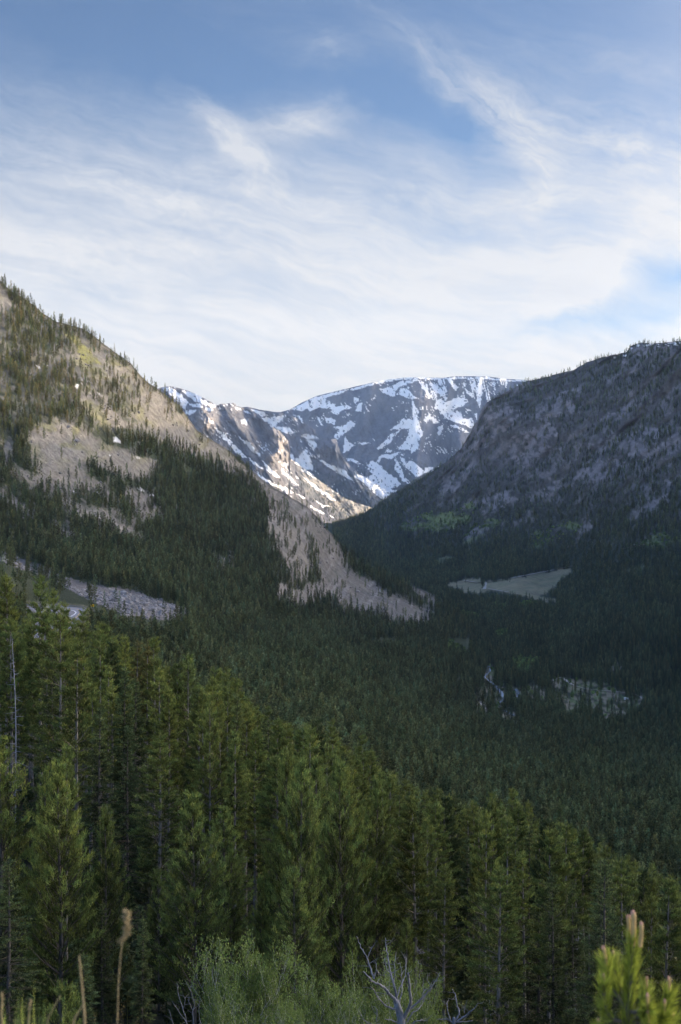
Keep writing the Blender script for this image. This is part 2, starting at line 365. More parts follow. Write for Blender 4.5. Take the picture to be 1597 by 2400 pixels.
# ---- colour and woodland of each sheet
ROCK = (.30,.29,.31); SCREE = (.245,.225,.19); SNOWC = (.88,.87,.85); FLOOR = (.028,.036,.018); GRASS = (.19,.185,.085)
LEFT_BARE = C1([[(265,325),(352,362),(470,450),(570,500),(650,590),(600,590),(540,560),(480,545),(300,500),(290,470),(370,465),(345,400)],
   [(370,620),(500,640),(525,700),(560,760),(700,780),(860,850),(820,860),(640,800),(500,790),(430,750),(380,680)],
   [(0,130),(45,190),(60,240),(20,300),(0,300)], [(650,600),(760,660),(830,740),(800,760),(700,700),(650,650)]]) + \
  [[(330,925),(378,925),(444,985),(531,1052),(602,1112),(673,1158),(724,1190),(772,1241),(799,1284),(810,1314),(812,1340),(830,1341),(875,1364),(925,1395),(967,1414),(1010,1437),(983,1463),(917,1456),(868,1437),(807,1433),(765,1398),(707,1391),(715,1368),(765,1360),(745,1330),(753,1291),(715,1253),(660,1200),(623,1161),(574,1125),(498,1082),(425,1052),(383,1035),(340,1000),(300,960)],
   [(945,1352),(980,1355),(1040,1400),(1010,1420),(980,1390)]] + \
  C5([[(180,150),(350,80),(520,150),(620,230),(780,260),(800,310),(970,340),(970,390),(900,440),(800,470),(760,430),(640,370),(560,350),(480,400),(440,470),(330,420),(230,380),(190,300)],
   [(60,360),(200,430),(380,520),(480,600),(560,640),(420,640),(380,560),(200,490),(80,420)], [(200,360),(480,390),(560,440),(690,500),(690,560),(500,530),(420,540),(250,470)],
   [(740,520),(840,520),(1000,590),(1010,650),(900,640),(970,740),(880,700),(780,600)], [(270,690),(330,700),(480,800),(520,850),(440,830),(350,750)],
   [(1340,930),(1400,940),(1450,1000),(1330,990)], [(640,600),(720,660),(860,740),(820,750),(700,690)], [(0,205),(60,220),(100,290),(60,360),(0,330)]])
LEFT_SPARSE = C5([[(0,500),(120,580),(220,660),(150,660),(0,590)], [(400,640),(640,640),(900,830),(760,800),(560,700)], [(1500,560),(1568,560),(1568,640),(1500,620)]]) + \
   [[(600,1140),(720,1260),(745,1330),(700,1380),(660,1330),(620,1230)], [(640,1360),(720,1390),(760,1420),(700,1430),(650,1400)]]
LEFT_SNOW = C5([[(695,190),(745,215),(740,232),(700,225)], [(845,505),(875,510),(880,530),(855,522)], [(900,520),(930,530),(958,570),(920,555)], [(590,525),(620,530),(622,550),(598,545)], [(440,525),(465,530),(460,537)], [(838,315),(856,320),(845,327)], [(670,300),(685,305),(680,320)]]) + \
   C1([[(345,585),(370,590),(365,605),(345,610)], [(165,500),(190,510),(175,515)], [(450,630),(468,633),(460,641)], [(195,490),(225,500),(215,508)], [(400,575),(420,580),(405,585)], [(370,560),(382,560),(378,590)]])
BAND = [[(-200,1255),(0,1290),(60,1312),(110,1330),(170,1358),(230,1374),(300,1380),(360,1402),(435,1425),(445,1442),(380,1454),(300,1442),(240,1420),(180,1390),(120,1357),(60,1336),(0,1316),(-200,1270)]]
def soft_polys(px, py, L, w=5, sc=18, s=4):
    return (polys(px, py, L, w, sc, s)*1.0+polys(px, py, L, w*2.2, sc*.8, s+40)+polys(px, py, L, w*3.6, sc*1.3, s+50))/3
def colour_left(px, py, W):
    x, y, z = W[..., 0], W[..., 1], W[..., 2]
    C = np.zeros(px.shape+(3,))+np.array(FLOOR)*1.6
    n = fbm(px/14, py/14, 0, 4, 101)
    C = mixc(C, soft_polys(px, py, LEFT_SPARSE, 6, 16, 3), np.array(SCREE)*.95)
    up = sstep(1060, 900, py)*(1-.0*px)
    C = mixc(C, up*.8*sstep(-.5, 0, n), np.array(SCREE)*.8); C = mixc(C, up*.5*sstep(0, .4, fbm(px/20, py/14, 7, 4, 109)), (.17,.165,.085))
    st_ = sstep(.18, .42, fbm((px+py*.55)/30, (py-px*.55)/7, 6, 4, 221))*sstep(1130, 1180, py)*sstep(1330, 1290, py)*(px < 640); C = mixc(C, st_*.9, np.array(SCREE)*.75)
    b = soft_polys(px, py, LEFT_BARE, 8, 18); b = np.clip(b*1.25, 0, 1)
    C = mixc(C, b, SCREE); C = C*(1-.30*b*sstep(1050, 1180, py))[..., None]  # lower scree darkened: the valley shade is put into its colour
    g = b*sstep(-.1, .35, fbm(px/30, py/18, 4, 3, 104))*sstep(1120, 1030, py)*.75
    C = mixc(C, g, GRASS)
    C = mixc(C, polys(px, py, C1([[(265,325),(300,345),(360,380),(470,500),(400,500),(370,465),(345,400)]]), 4, 14, 6), (.22,.215,.08))
    C = mixc(C, polys(px, py, BAND, 4, 14, 8), (.16,.148,.14))
    strk = sstep(.1, .5, fbm((px+py*.6)/6, (py-px*.75)/60, 0, 4, 105))*b*sstep(1150, 1200, py+px*.1)
    C = mixc(C, strk*.5, (.36,.345,.33))
    s2_ = sstep(.0, .45, fbm((px*.8+py*.6)/4.5, (py*.8-px*.6)/26, 2, 5, 107, .62))*b; C = mixc(C, s2_*.55, (.135,.125,.115))  # dark streak shadows painted down the scree
    s3_ = sstep(.1, .4, fbm(px/16, py/7, 3, 4, 108))*b; C = mixc(C, s3_*.5, (.17,.165,.13))
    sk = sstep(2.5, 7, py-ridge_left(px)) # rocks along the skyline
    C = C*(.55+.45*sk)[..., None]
    C = mixc(C, polys(px, py, LEFT_SNOW, 2, 6, 9), SNOWC)
    return C
ASPEN = C2([[(270,1050),(330,1010),(420,980),(520,970),(600,940),(650,980),(560,1040),(480,1090),(400,1080)], [(880,1100),(960,1040),(1060,1020),(1140,1040),(1050,1090),(980,1120),(900,1140)], [(600,1050),(700,1000),(740,1010),(640,1080),(560,1100)], [(1330,1120),(1500,1090),(1568,1110),(1500,1150),(1400,1150)]])
ROCKR = C2([[(640,480),(700,460),(780,480),(830,540),(760,600),(700,640),(640,690),(590,720),(560,690),(600,620)], [(770,640),(880,590),(960,560),(1000,620),(960,700),(900,740),(850,800),(800,780),(780,720)], [(880,560),(960,470),(1060,420),(1100,430),(1060,520),(980,560)],
   [(1320,620),(1400,570),(1470,620),(1480,700),(1420,750),(1340,780)], [(1480,660),(1568,600),(1568,690),(1500,710)], [(460,880),(540,800),(620,740),(610,800),(540,860),(480,900)], [(1080,800),(1130,780),(1240,730),(1330,760),(1250,800),(1150,850),(1080,840)], [(560,1110),(640,1050),(700,1060),(620,1110)], [(1010,1170),(1080,1090),(1150,1010),(1160,1050),(1080,1130)],
   [(1270,290),(1320,270),(1330,300),(1280,310)], [(1330,210),(1440,205),(1500,230),(1400,260),(1320,260)], [(1200,560),(1290,500),(1360,470),(1300,520),(1230,560)], [(640,930),(760,890),(820,920),(760,960),(660,980)], [(900,880),(960,820),(1040,840),(990,880),(930,920)], [(1480,840),(1568,800),(1568,830),(1500,860)], [(1380,960),(1460,900),(1540,900),(1440,980)]])
MEADOW = C6([[(220,285),(330,285),(360,300),(540,275),(700,245),(850,215),(905,203),(890,235),(815,290),(750,350),(700,395),(700,410),(640,400),(560,380),(450,360),(330,355),(260,360),(210,340),(120,320)], [(700,398),(800,405),(790,420),(720,415)]])
CLEAR = C6([[(740,915),(830,880),(900,895),(1000,905),(1120,918),(1140,955),(1230,960),(1360,1005),(1350,1070),(1270,1075),(1180,1030),(1100,1020),(980,1000),(900,975),(800,945)], [(600,930),(700,940),(760,1000),(700,1020),(620,990)], [(780,980),(900,1000),(1100,1030),(1250,1080),(1200,1130),(1080,1080),(960,1060),(840,1040)], [(390,800),(430,850),(400,920),(350,880)], [(1070,1090),(1160,1090),(1150,1150),(1090,1140)], [(840,1000),(1000,1020),(960,1080),(850,1100)], [(1080,800),(1190,795),(1220,830),(1150,840)],
   [(290,940),(380,950),(390,980),(300,985)], [(400,900),(480,930),(500,1000),(440,1060),(560,1100),(590,1150),(520,1150),(430,1100),(400,1020)], [(300,1020),(360,1040),(400,1100),(340,1110),(300,1060)], [(180,870),(220,880),(200,915)], [(520,930),(600,950),(590,1010),(540,1000)]])
def clear_mask(px, py): return polys(px, py, CLEAR, 5, 10, 13) & (fbm(np.asarray(px)/15, np.asarray(py)/5.5, 2, 3, 217) > -.16)
LIGHTP = C6([[(210,140-85),(300,20),(380,0),(260,70)], [(60,170),(140,140),(210,160),(90,190)], [(1200,245),(1260,215),(1370,200),(1300,235)], [(1500,250),(1568,235),(1568,265)]]) 
BUSHY = C6([[(130,700),(150,650),(290,680),(290,740),(140,750)], [(190,495),(330,500),(330,540),(200,540)], [(560,440),(620,420),(690,430),(680,455),(570,460)], [(430,450),(490,445),(480,465)], [(420,610),(500,600),(510,660),(430,660)], [(530,790),(560,740),(600,780),(700,790),(690,840),(620,870),(540,860)], [(400,720),(430,710),(425,750)]])
ROADP = [[(60,1408),(150,1414),(215,1420),(222,1432),(205,1452),(185,1475),(130,1490),(60,1500)]]
def bare_val(px, py):
    m = polys(px, py, MEADOW, 5, 14, 12) | clear_mask(px, py) | polys(px, py, ROADP, 1, 10, 14)
    return m
def colour_val(px, py, W):
    x, y, z = W[..., 0], W[..., 1], W[..., 2]
    C = np.zeros(px.shape+(3,))+np.array(FLOOR)*1.25
    n = fbm(px/16, py/10, 0, 4, 111)
    top = ridge_right(px)
    mount = sstep(1330, 1240, py + (px-1200)*.03)*(px > 780)
    hiR = sstep(1260, 1120, py)
    rk = sstep(.08, .26, fbm((px+py*.8)/15, (py-px*.8)/32, 0, 6, 113, .62)+.03)*mount*sstep(1330, 1180, py)
    C = mixc(C, mount*.6, (.062,.060,.048)); C = mixc(C, mount*sstep(1230, 1080, py)*.6, (.125,.113,.112)); C = mixc(C, mount*hiR*.30*sstep(-.25, .2, fbm((px+py)/70, (py-px*.6)/60, 5, 3, 219))*sstep(-.3, .3, fbm((px-py*.3)/9, (py+px*.3)/14, 4, 5, 211, .6)), (.15,.138,.135))
    rk = rk*(.25+.9*sstep(-.25, .2, fbm((px+py)/70, (py-px*.6)/60, 5, 3, 219)))
    C = mixc(C, np.clip(rk, 0, 1)*.9*(.55+.45*sstep(-.3, .3, fbm(px/6, py/5, 0, 4, 203))), (.185,.168,.165))
    C = mixc(C, polys(px, py, ROCKR, 9, 26, 15)*sstep(-.2, .15, fbm(px/9, py/8, 8, 5, 201, .6))*.95, (.215,.195,.195))
    gl = sstep(-.1, .25, fbm(px/30, py/16, 3, 4, 117))
    C = mixc(C, polys(px, py, ASPEN, 9, 22, 16)*gl, (.15,.18,.08))
    C = mixc(C, polys(px, py, LIGHTP, 3, 12, 17), (.16,.17,.09))
    C = mixc(C, polys(px, py, MEADOW, 5, 14, 12), (.25,.215,.13))
    st = sstep(.1, .4, fbm((px-py*2)/60, (py+px*.25)/4, 0, 3, 119))
    C = mixc(C, polys(px, py, MEADOW, 5, 14, 12)*st*.5, (.17,.18,.095))
    C = mixc(C, clear_mask(px, py), (.20,.18,.125))
    C = mixc(C, clear_mask(px, py)*(fbm(px/9, py/5, 0, 3, 121) > .12), (.11,.15,.06))
    C = mixc(C, polys(px, py, BAND, 4, 14, 8), (.16,.148,.14))
    C = mixc(C, polys(px, py, ROADP, 1, 10, 14), (.10,.10,.07))
    C = mixc(C, (py < top+9)*(px > 1440)*(fbm(px/8, py/3, 0, 3, 123) > .12)*(px < 1700)*(py > top+1.5), SNOWC)
    return C
def colour_back(base, warm=(.36,.30,.26), spur=False):
    def f(px, py, W):
        n = fbm(px/24, py/16, 0, 5, 131)
        C = np.zeros(px.shape+(3,))+np.array(base)
        C = mixc(C, sstep(0, .6, fbm(px/30, py/50, 5, 4, 133))*.45, warm)
        C = mixc(C, sstep(.05, .4, fbm((px-py*.4)/5, py/26, 2, 4, 137))*.4, np.array(base)*.55)
        low = sstep(1085, 1135, py - np.abs(px-900)*.0 + n*25)
        C = mixc(C, low*.55*(px > 700), (.05,.06,.055))
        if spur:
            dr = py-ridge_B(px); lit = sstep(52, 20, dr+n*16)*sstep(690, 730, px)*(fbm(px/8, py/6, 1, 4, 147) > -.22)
            C = mixc(C, lit*.9, (.28,.255,.22))  # sunlit strip under the crest, painted as a warmer rock colour
            C = mixc(C, sstep(45, 62, dr+n*10)*(px > 690)*.8, (.13,.125,.13))  # flank below the strip painted darker, as in shade
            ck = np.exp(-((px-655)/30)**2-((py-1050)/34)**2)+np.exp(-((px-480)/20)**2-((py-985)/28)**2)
            C = mixc(C, np.clip(ck*1.4, 0, 1)*.8, (.30,.265,.235))  # sun on the cliff faces put into their colour
        m = polys(px, py, SNOW, 2.6, 7, 19)
        spk = (fbm((px-py*.7)/2.6, (py+px*.5)/7.5, 3, 3, 141) > .40) & (fbm(px/45, py/30, 9, 2, 143) > .02) & (py < 1165)
        hole = (fbm(px/3.5, py/5, 6, 3, 145) < -.40)
        gul = (fbm((px-(py-880)*.25)/2.4, py/30, 1, 3, 149) > .22) & (px > 985) & (py < 960) & (py > ridge_A(px)+2)
        spk = spk | gul
        C = mixc(C, ((m & ~hole) | (spk & (n > .0)))*1.0, SNOWC)
        return C
    return f
def xs(a, b, st, lo=None, hi=None, grow=1.12):
    L = list(np.arange(a, b+st, st)); s = st
    if lo is not None:
        x = a; s = st
        while x > lo: s *= grow; x -= s; L.insert(0, x)
    if hi is not None:
        x = b+st; s = st
        while x < hi: s *= grow; x += s; L.append(x)
    return L
T_left = terrain_mat('scree_and_forest_floor', 9, 1.0, .55)
T_val = terrain_mat('valley_ground', 16, .8, .38)
T_back = terrain_mat('alpine_rock', 60, 1.0, .42, (1, 1, .6))
shA = sheet('mountain', xs(640, 1260, 1.7, 300, 2100), ridge_A, 1260, 240, depthA, colour_back((.125,.13,.15), (.175,.16,.155)), T_back, .8, 14)
shM = sheet('mountain_spur', xs(500, 960, 2.2, 380, 1100), ridge_M, 1275, 150, depthM, colour_back((.15,.15,.165), (.24,.2,.18)), T_back, 1.6, 8)
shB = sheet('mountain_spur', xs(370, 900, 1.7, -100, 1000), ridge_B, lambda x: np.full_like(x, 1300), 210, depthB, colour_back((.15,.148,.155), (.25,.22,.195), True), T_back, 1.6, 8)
shV = sheet('valley', xs(-60, 1660, 3.6, -900, 9000, 1.05), ridge_right, lambda x: 2400+np.maximum(x-2300, 0)*.24, 330, depthV, colour_val, T_val, 2.2, 8, pw=1.25)
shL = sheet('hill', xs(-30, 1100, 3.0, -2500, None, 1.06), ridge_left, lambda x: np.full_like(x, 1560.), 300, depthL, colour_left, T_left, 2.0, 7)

# near slope, a height field
class Height:
    def __init__(s, pts):
        P = np.array(pts, float); s.c = P[:, :2]/100; n = len(P)
        K = Depth.k(s, s.c[:, None]-s.c[None])+np.eye(n)*1e-4; Q = np.c_[np.ones(n), s.c]
        s.w = np.linalg.solve(np.block([[K, Q], [Q.T, np.zeros((3, 3))]]), np.r_[P[:, 2], 0, 0, 0])
    def __call__(s, x, y):
        c = np.stack([np.asarray(x, float), np.asarray(y, float)], -1)/100; sh = c.shape[:-1]; c = c.reshape(-1, 2)
        r = Depth.k(s, c[:, None]-s.c[None]) @ s.w[:-3] + s.w[-3] + c @ s.w[-2:]
        return r.reshape(sh)
HN = Height([(0,0,-1.75),(-8,0,-1.6),(8,0,-1.9),(0,3,-2.3),(3,3,-2.4),(-3,3,-2.2),(0,10,-6),(-10,10,-5.5),(10,10,-6.4),(0,30,-13.6),(-20,30,-12),(20,30,-15.5),(-15,55,-20.5),(0,55,-21.5),(15,55,-25),
  (-25,120,-24),(-45,120,-20),(-22,90,-23),(0,90,-28.5),(-12,140,-30),(2,150,-40),(18,170,-50),(34,190,-60),(48,200,-68),(26,120,-43.5),(20,85,-34),(80,200,-88),(-25,200,-40),(0,300,-92),(60,300,-125),(-60,300,-50),(-60,200,-28),(-80,60,-12),(90,60,-48),(-120,300,-40),(160,200,-120),(0,-60,3),(-60,-60,6),(60,-60,-2),(160,0,-30),(-160,0,2),(-160,160,-15),(160,380,-170),(0,400,-130),(-160,400,-60)])
def zN(x, y): return HN(x, y)+fbm(np.asarray(x)/9, np.asarray(y)/9, 0, 4, 151)*.5*np.clip(np.asarray(y)/40, .1, 1)
ax = np.concatenate([np.linspace(-160, -42, 26), np.linspace(-40, 60, 110), np.linspace(63, 160, 22)]); ay = np.concatenate([np.linspace(-60, -1, 12), np.linspace(0, 12, 40), np.linspace(12.5, 220, 190), np.linspace(224, 400, 30)])
GX, GY = np.meshgrid(ax, ay); GZ = zN(GX, GY)
gi = np.arange(GX.size).reshape(GX.shape)
nn = fbm(GX/5, GY/5, 0, 4, 155)
gc = np.zeros(GX.shape+(3,))+np.array((.026,.028,.016)); gc = mixc(gc, sstep(0, .4, nn)*.6, (.038,.038,.02)); gc = mixc(gc, sstep(40, 15, GY)*.8, (.12,.12,.05))
mesh_np('ground', np.stack([GX, GY, GZ], -1).reshape(-1, 3), np.stack([gi[:-1, :-1], gi[:-1, 1:], gi[1:, 1:], gi[1:, :-1]], -1).reshape(-1, 4), terrain_mat('forest_floor', 1.5, .7, .35), None, gc.reshape(-1, 3), True)['kind'] = 'structure'
# ------------------------------------------------------------------ conifers
def conifer(seed, kind, H, Rr, cb, nb, nt, ntri, ln, wd, trunk_r=None, limbs=True, dead_low=0, lean=0.0, lop=0.0, jit=.35):
    """crown as needle sprays on real boughs. returns (trunk MB, crown V, T, colours)"""
    r = np.random.default_rng(seed)
    tb = MB(); tr = trunk_r or H*.0105
    zt = np.linspace(0, 1, 9); bend = np.stack([lean*H*zt**1.6+.06*np.sin(zt*5+seed), .05*np.cos(zt*4+seed), zt*H], -1); bend[0, 2] = -.6
    tb.tube(bend, tr*(1-zt)**.8+.012, 6, (1, 1, 1))
    tx = lambda z: np.stack([np.interp(z, bend[:, 2], bend[:, 0]), np.interp(z, bend[:, 2], bend[:, 1]), z], -1)
    t = (np.arange(nb)+r.uniform(0, 1, nb))/nb
    t = t**(.92 if kind == 'pine' else .85)
    h = (cb+(1-cb)*t)*H*.985
    if kind != 'spruce' and limbs: wh = .60 if kind == 'pine' else .50; h = np.clip((np.floor(h/wh)+.5)*wh*.72+h*.28+.05*r.normal(0, 1, nb), cb*H, H*.985)
    if kind == 'spruce': h = np.round(h/(H*.021))*(H*.021)*.55+h*.45
    az = r.uniform(0, 2*math.pi, nb)
    if kind == 'pine': prof = (1-t)**.62*np.clip(.45+2.2*t, 0, 1); L = Rr*prof*r.uniform(.5, 1.15, nb)+.16
    elif kind == 'young': prof = (1-t)**.8*np.clip(.7+1.5*t, 0, 1); L = Rr*prof*r.uniform(.7, 1.1, nb)+.12
    else: prof = (1-t)**.9; L = Rr*prof*r.uniform(.65, 1.1, nb)+.12
    L = L*(1+lop*np.cos(az-1))*(1+.25*vnoise(h/1.3, az*0+seed))
    if kind == 'pine': a = .15+.75*t+r.normal(0, .15, nb); b = -.15+.25*r.uniform(0, 1, nb)
    elif kind == 'young': a = .45+.7*t+r.normal(0, .1, nb); b = .1+.2*r.uniform(0, 1, nb)
    else: a = -.12+.5*t+r.normal(0, .07, nb); b = -.28*(1-t)+.22*r.uniform(0, 1, nb)
    d = np.stack([np.cos(az), np.sin(az)], -1)
    if limbs:
        for i in range(nb):
            s = np.array([0, .5, .95]); p = tx(np.full(3, h[i])); p[:, :2] += d[i]*L[i]*s[:, None]; p[:, 2] += L[i]*(a[i]*s+b[i]*s*s)
            tb.tube(p, [max(.012, L[i]*.016), L[i]*.011, .006], 3, (.8, .75, .7), cap=False)
    for i in range(dead_low):
        hh = r.uniform(.12, cb+.08)*H; A = r.uniform(0, 6.28); l = r.uniform(.4, 1.7)
        s = np.array([0, .4, .75, 1.]); p = tx(np.full(4, hh)); w = r.normal(0, .12, 4)*s
        p[:, 0] += np.cos(A+w)*l*s; p[:, 1] += np.sin(A+w)*l*s; p[:, 2] += l*s*r.uniform(-.45, .25)
        tb.tube(p, [.016, .012, .008, .004], 3, (.55, .53, .52), cap=False)
    # sprays: needle clumps at the ends of boughs and side twigs
    clump = limbs
    lo = .34 if kind == 'pine' else .14
    s = lo+(1.0-lo)*r.uniform(0, 1, (nb, nt))**(.62 if kind == 'pine' else .8)
    k = np.maximum(1, np.round(nt*np.clip(L/Rr*1.25, .2, 1))).astype(int)
    on = np.arange(nt)[None] < k[:, None]
    s[:, 0] = 1.0
    sl = {'pine': .55, 'young': .5, 'spruce': .55}[kind]
    side = r.uniform(-1, 1, (nb, nt))*(1.15-s)*L[:, None]*sl
    up = r.normal(0, .04, (nb, nt))*L[:, None]+(np.abs(side)*.25 if kind != 'spruce' else -np.abs(side)*.18)
    P = np.empty((nb, nt, 3)); base = tx(h)
    P[..., 0] = base[:, None, 0]+d[:, None, 0]*L[:, None]*s-d[:, None, 1]*side
    P[..., 1] = base[:, None, 1]+d[:, None, 1]*L[:, None]*s+d[:, None, 0]*side
    P[..., 2] = h[:, None]+L[:, None]*(a[:, None]*s+b[:, None]*s*s)+up
    bd = np.stack([d[:, 0], d[:, 1], a+b*1.4], -1); bd /= np.linalg.norm(bd, axis=1)[:, None]
    m = on
    P = P[m]; S = s[m]; BD = np.broadcast_to(bd[:, None], (nb, nt, 3))[m]
    nl = max(4, nt//2); zl = np.linspace(H*.94, H*1.0, nl); P = np.vstack([P, tx(zl)]); S = np.r_[S, np.ones(nl)]; BD = np.vstack([BD, np.tile([0, 0, 1.], (nl, 1))])
    n = len(P)
    if clump:
        cr_ = {'pine': .15, 'young': .12, 'spruce': .15}[kind]
        flat = .55 if kind != 'spruce' else .22
        along = r.uniform(-1, 1, (n, ntri, 1))
        O = P[:, None]+BD[:, None]*along*cr_*1.5+r.normal(0, 1, (n, ntri, 3))*np.array([cr_*.45, cr_*.45, cr_*.45*flat])
        upv = {'pine': .50, 'young': .62, 'spruce': .06}[kind]
        D = BD[:, None]*.75+np.array([0, 0, upv])+r.normal(0, .60, (n, ntri, 3))
    else:
        D = BD[:, None]*(.75 if kind != 'spruce' else 1.0)+np.array([0, 0, .38 if kind == 'pine' else -.05])+r.normal(0, .5, (n, ntri, 3)); O = P[:, None]+r.normal(0, ln*.16, (n, ntri, 3))
    D /= np.linalg.norm(D, axis=-1)[..., None]
    sd = np.cross(D, r.normal(0, 1, (n, ntri, 3))); sd /= np.linalg.norm(sd, axis=-1)[..., None]
    l = ln*r.uniform(.6, 1.15, (n, ntri, 1)); w = wd*r.uniform(.7, 1.2, (n, ntri, 1))
    V = np.stack([O-sd*w/2, O+sd*w/2, O+D*l], 2)
    val = (.20+.88*S**1.8)*(1+r.normal(0, .24, n)); val = val[:, None]*r.uniform(.72, 1.22, (n, ntri))  # inner sprays coloured dark to deepen the shade inside the crown
    val = val*(.80+.34*(P[:, 2]/H))[:, None]  # light from above painted in: sprays brighten towards the treetop
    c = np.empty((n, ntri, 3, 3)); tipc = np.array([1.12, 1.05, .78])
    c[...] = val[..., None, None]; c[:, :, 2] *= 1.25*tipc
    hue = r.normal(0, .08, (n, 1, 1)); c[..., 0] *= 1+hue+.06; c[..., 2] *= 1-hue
    T = np.arange(n*ntri*3).reshape(-1, 3)
    return tb, V.reshape(-1, 3), T, np.clip(c.reshape(-1, 3), .1, 2.2)

bark = {}
def bark_mat(name, a, b_, band=9):
    m, N, b = new_mat(name)
    p = N.new('ShaderNodeTexCoord').outputs['Object']; mp = N.new('ShaderNodeMapping', {'Vector': p, 'Scale': (7, 7, 1.6)}).outputs[0]
    n = N.noise(mp, 2.0, 5, .65); col = N.new('ShaderNodeAttribute', attribute_name='col').outputs['Color']
    c = N.mix(N.m('MULTIPLY', N.m('SUBTRACT', n, .35), 3, clamp=True), a, b_); c = N.mix(1.0, c, col, 'MULTIPLY'); N.l.new(c, b.inputs['Base Color'])
    return m
M_bark = bark_mat('grey_bark', (.10,.085,.072), (.26,.24,.215))
M_barkdark = bark_mat('brown_bark', (.06,.05,.042), (.17,.15,.13))
M_deadwood = bark_mat('silver_deadwood', (.17,.165,.175), (.36,.35,.375))
M_pine = leaf_mat('pine_needles', (.130,.156,.042), (.094,.128,.038), .26)
M_spruce = leaf_mat('spruce_needles', (.066,.100,.044), (.088,.112,.040), .2)
M_young = leaf_mat('young_pine_needles', (.134,.168,.044), (.106,.144,.042), .18)
M_dark = leaf_mat('dark_fir_needles', (.045,.068,.028), (.055,.076,.030), .15)
M_far = leaf_mat('distant_needles', (.112,.130,.056), (.074,.098,.049), .36, .08, .8, True)

def proto(key, mats, *a, **k):
    tb, V, T, C = conifer(*a, **k)
    tm = tb.build('trunk', mats[0], link=False).data
    if k.get('rust'): pass
    cm = mesh_np('crown', V, T, mats[1], None, C, False, False).data
    return dict(H=a[2], R=a[3], trunk=tm, crown=cm)
PROTO = {}
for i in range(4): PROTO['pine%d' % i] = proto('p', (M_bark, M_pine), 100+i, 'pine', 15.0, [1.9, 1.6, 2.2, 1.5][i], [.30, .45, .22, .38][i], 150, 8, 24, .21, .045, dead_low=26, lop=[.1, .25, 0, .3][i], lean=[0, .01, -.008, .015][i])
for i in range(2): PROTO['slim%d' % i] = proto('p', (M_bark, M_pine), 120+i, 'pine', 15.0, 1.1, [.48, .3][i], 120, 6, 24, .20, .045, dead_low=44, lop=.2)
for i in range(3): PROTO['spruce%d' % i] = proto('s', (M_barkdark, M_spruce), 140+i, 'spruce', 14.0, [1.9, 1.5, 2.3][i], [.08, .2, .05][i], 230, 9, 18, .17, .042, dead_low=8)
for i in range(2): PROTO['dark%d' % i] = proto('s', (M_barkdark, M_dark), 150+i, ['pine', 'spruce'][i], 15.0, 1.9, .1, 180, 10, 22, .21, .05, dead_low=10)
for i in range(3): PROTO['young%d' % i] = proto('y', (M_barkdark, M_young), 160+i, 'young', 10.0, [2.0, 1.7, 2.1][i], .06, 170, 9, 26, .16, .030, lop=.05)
def add_rust(key, src, frac):     # upper crown turned rust brown: a second colour on the same sprays
    me = PROTO[src]['crown'].copy(); n = len(me.vertices); co = np.empty(n*3, np.float32); me.vertices.foreach_get('co', co); z = co.reshape(-1, 3)[:, 2]
    a = me.color_attributes['col']; c = np.empty(n*4, np.float32); a.data.foreach_get('color', c); c = c.reshape(-1, 4)
    m = (z > frac*PROTO[src]['H'])[:, None]*np.ones(3); c[:, :3] = c[:, :3]*(1-m)+c[:, :3]*m*np.array([.95, .70, .85]); a.data.foreach_set('color', c.ravel())
    PROTO[key] = dict(PROTO[src], crown=me)
add_rust('rust0', 'slim0', .62); add_rust('rust1', 'slim1', .75); add_rust('rust2', 'spruce1', .9)
# dead bare snags
def snag(seed, H, n, lean=.03, rad=.1):
    r = np.random.default_rng(seed); tb = MB(); z = np.linspace(0, 1, 12)
    P = np.stack([lean*H*z+.10*np.sin(z*6+seed), .1*np.cos(z*5+seed), z*H], -1); P[0, 2] = -.5; tb.tube(P, rad*(1-z)**.7+.012, 6, (1, 1, 1))
    bb = MB(); bb.tube(P+.004, rad*.9*(1-z)**.7+.010, 4, (1, 1, 1))
    for i in range(n):
        hh = r.uniform(.2, .98); A = r.uniform(0, 6.28); l = r.uniform(.3, 1.2)*(1.15-hh)*1.5; s = np.linspace(0, 1, 4); p = np.stack([np.interp(hh, z, P[:, k])+0*s for k in range(3)], -1)
        w = r.normal(0, .15, 4)*s; p[:, 0] += np.cos(A+w)*l*s; p[:, 1] += np.sin(A+w)*l*s; p[:, 2] += l*s*r.uniform(-.4, .3)
        bb.tube(p, [.022, .015, .01, .004], 3, (1, 1, 1), cap=False)
    return dict(H=H, R=.6, trunk=tb.build('trunk', M_deadwood, link=False).data, twig=bb.build('dead_twigs', M_deadwood, link=False).data)
PROTO['snag0'] = snag(1, 13, 60, .03, .06); PROTO['snag1'] = snag(2, 9, 70, -.04, .07); PROTO['snag2'] = snag(3, 11, 90, .06, .09)

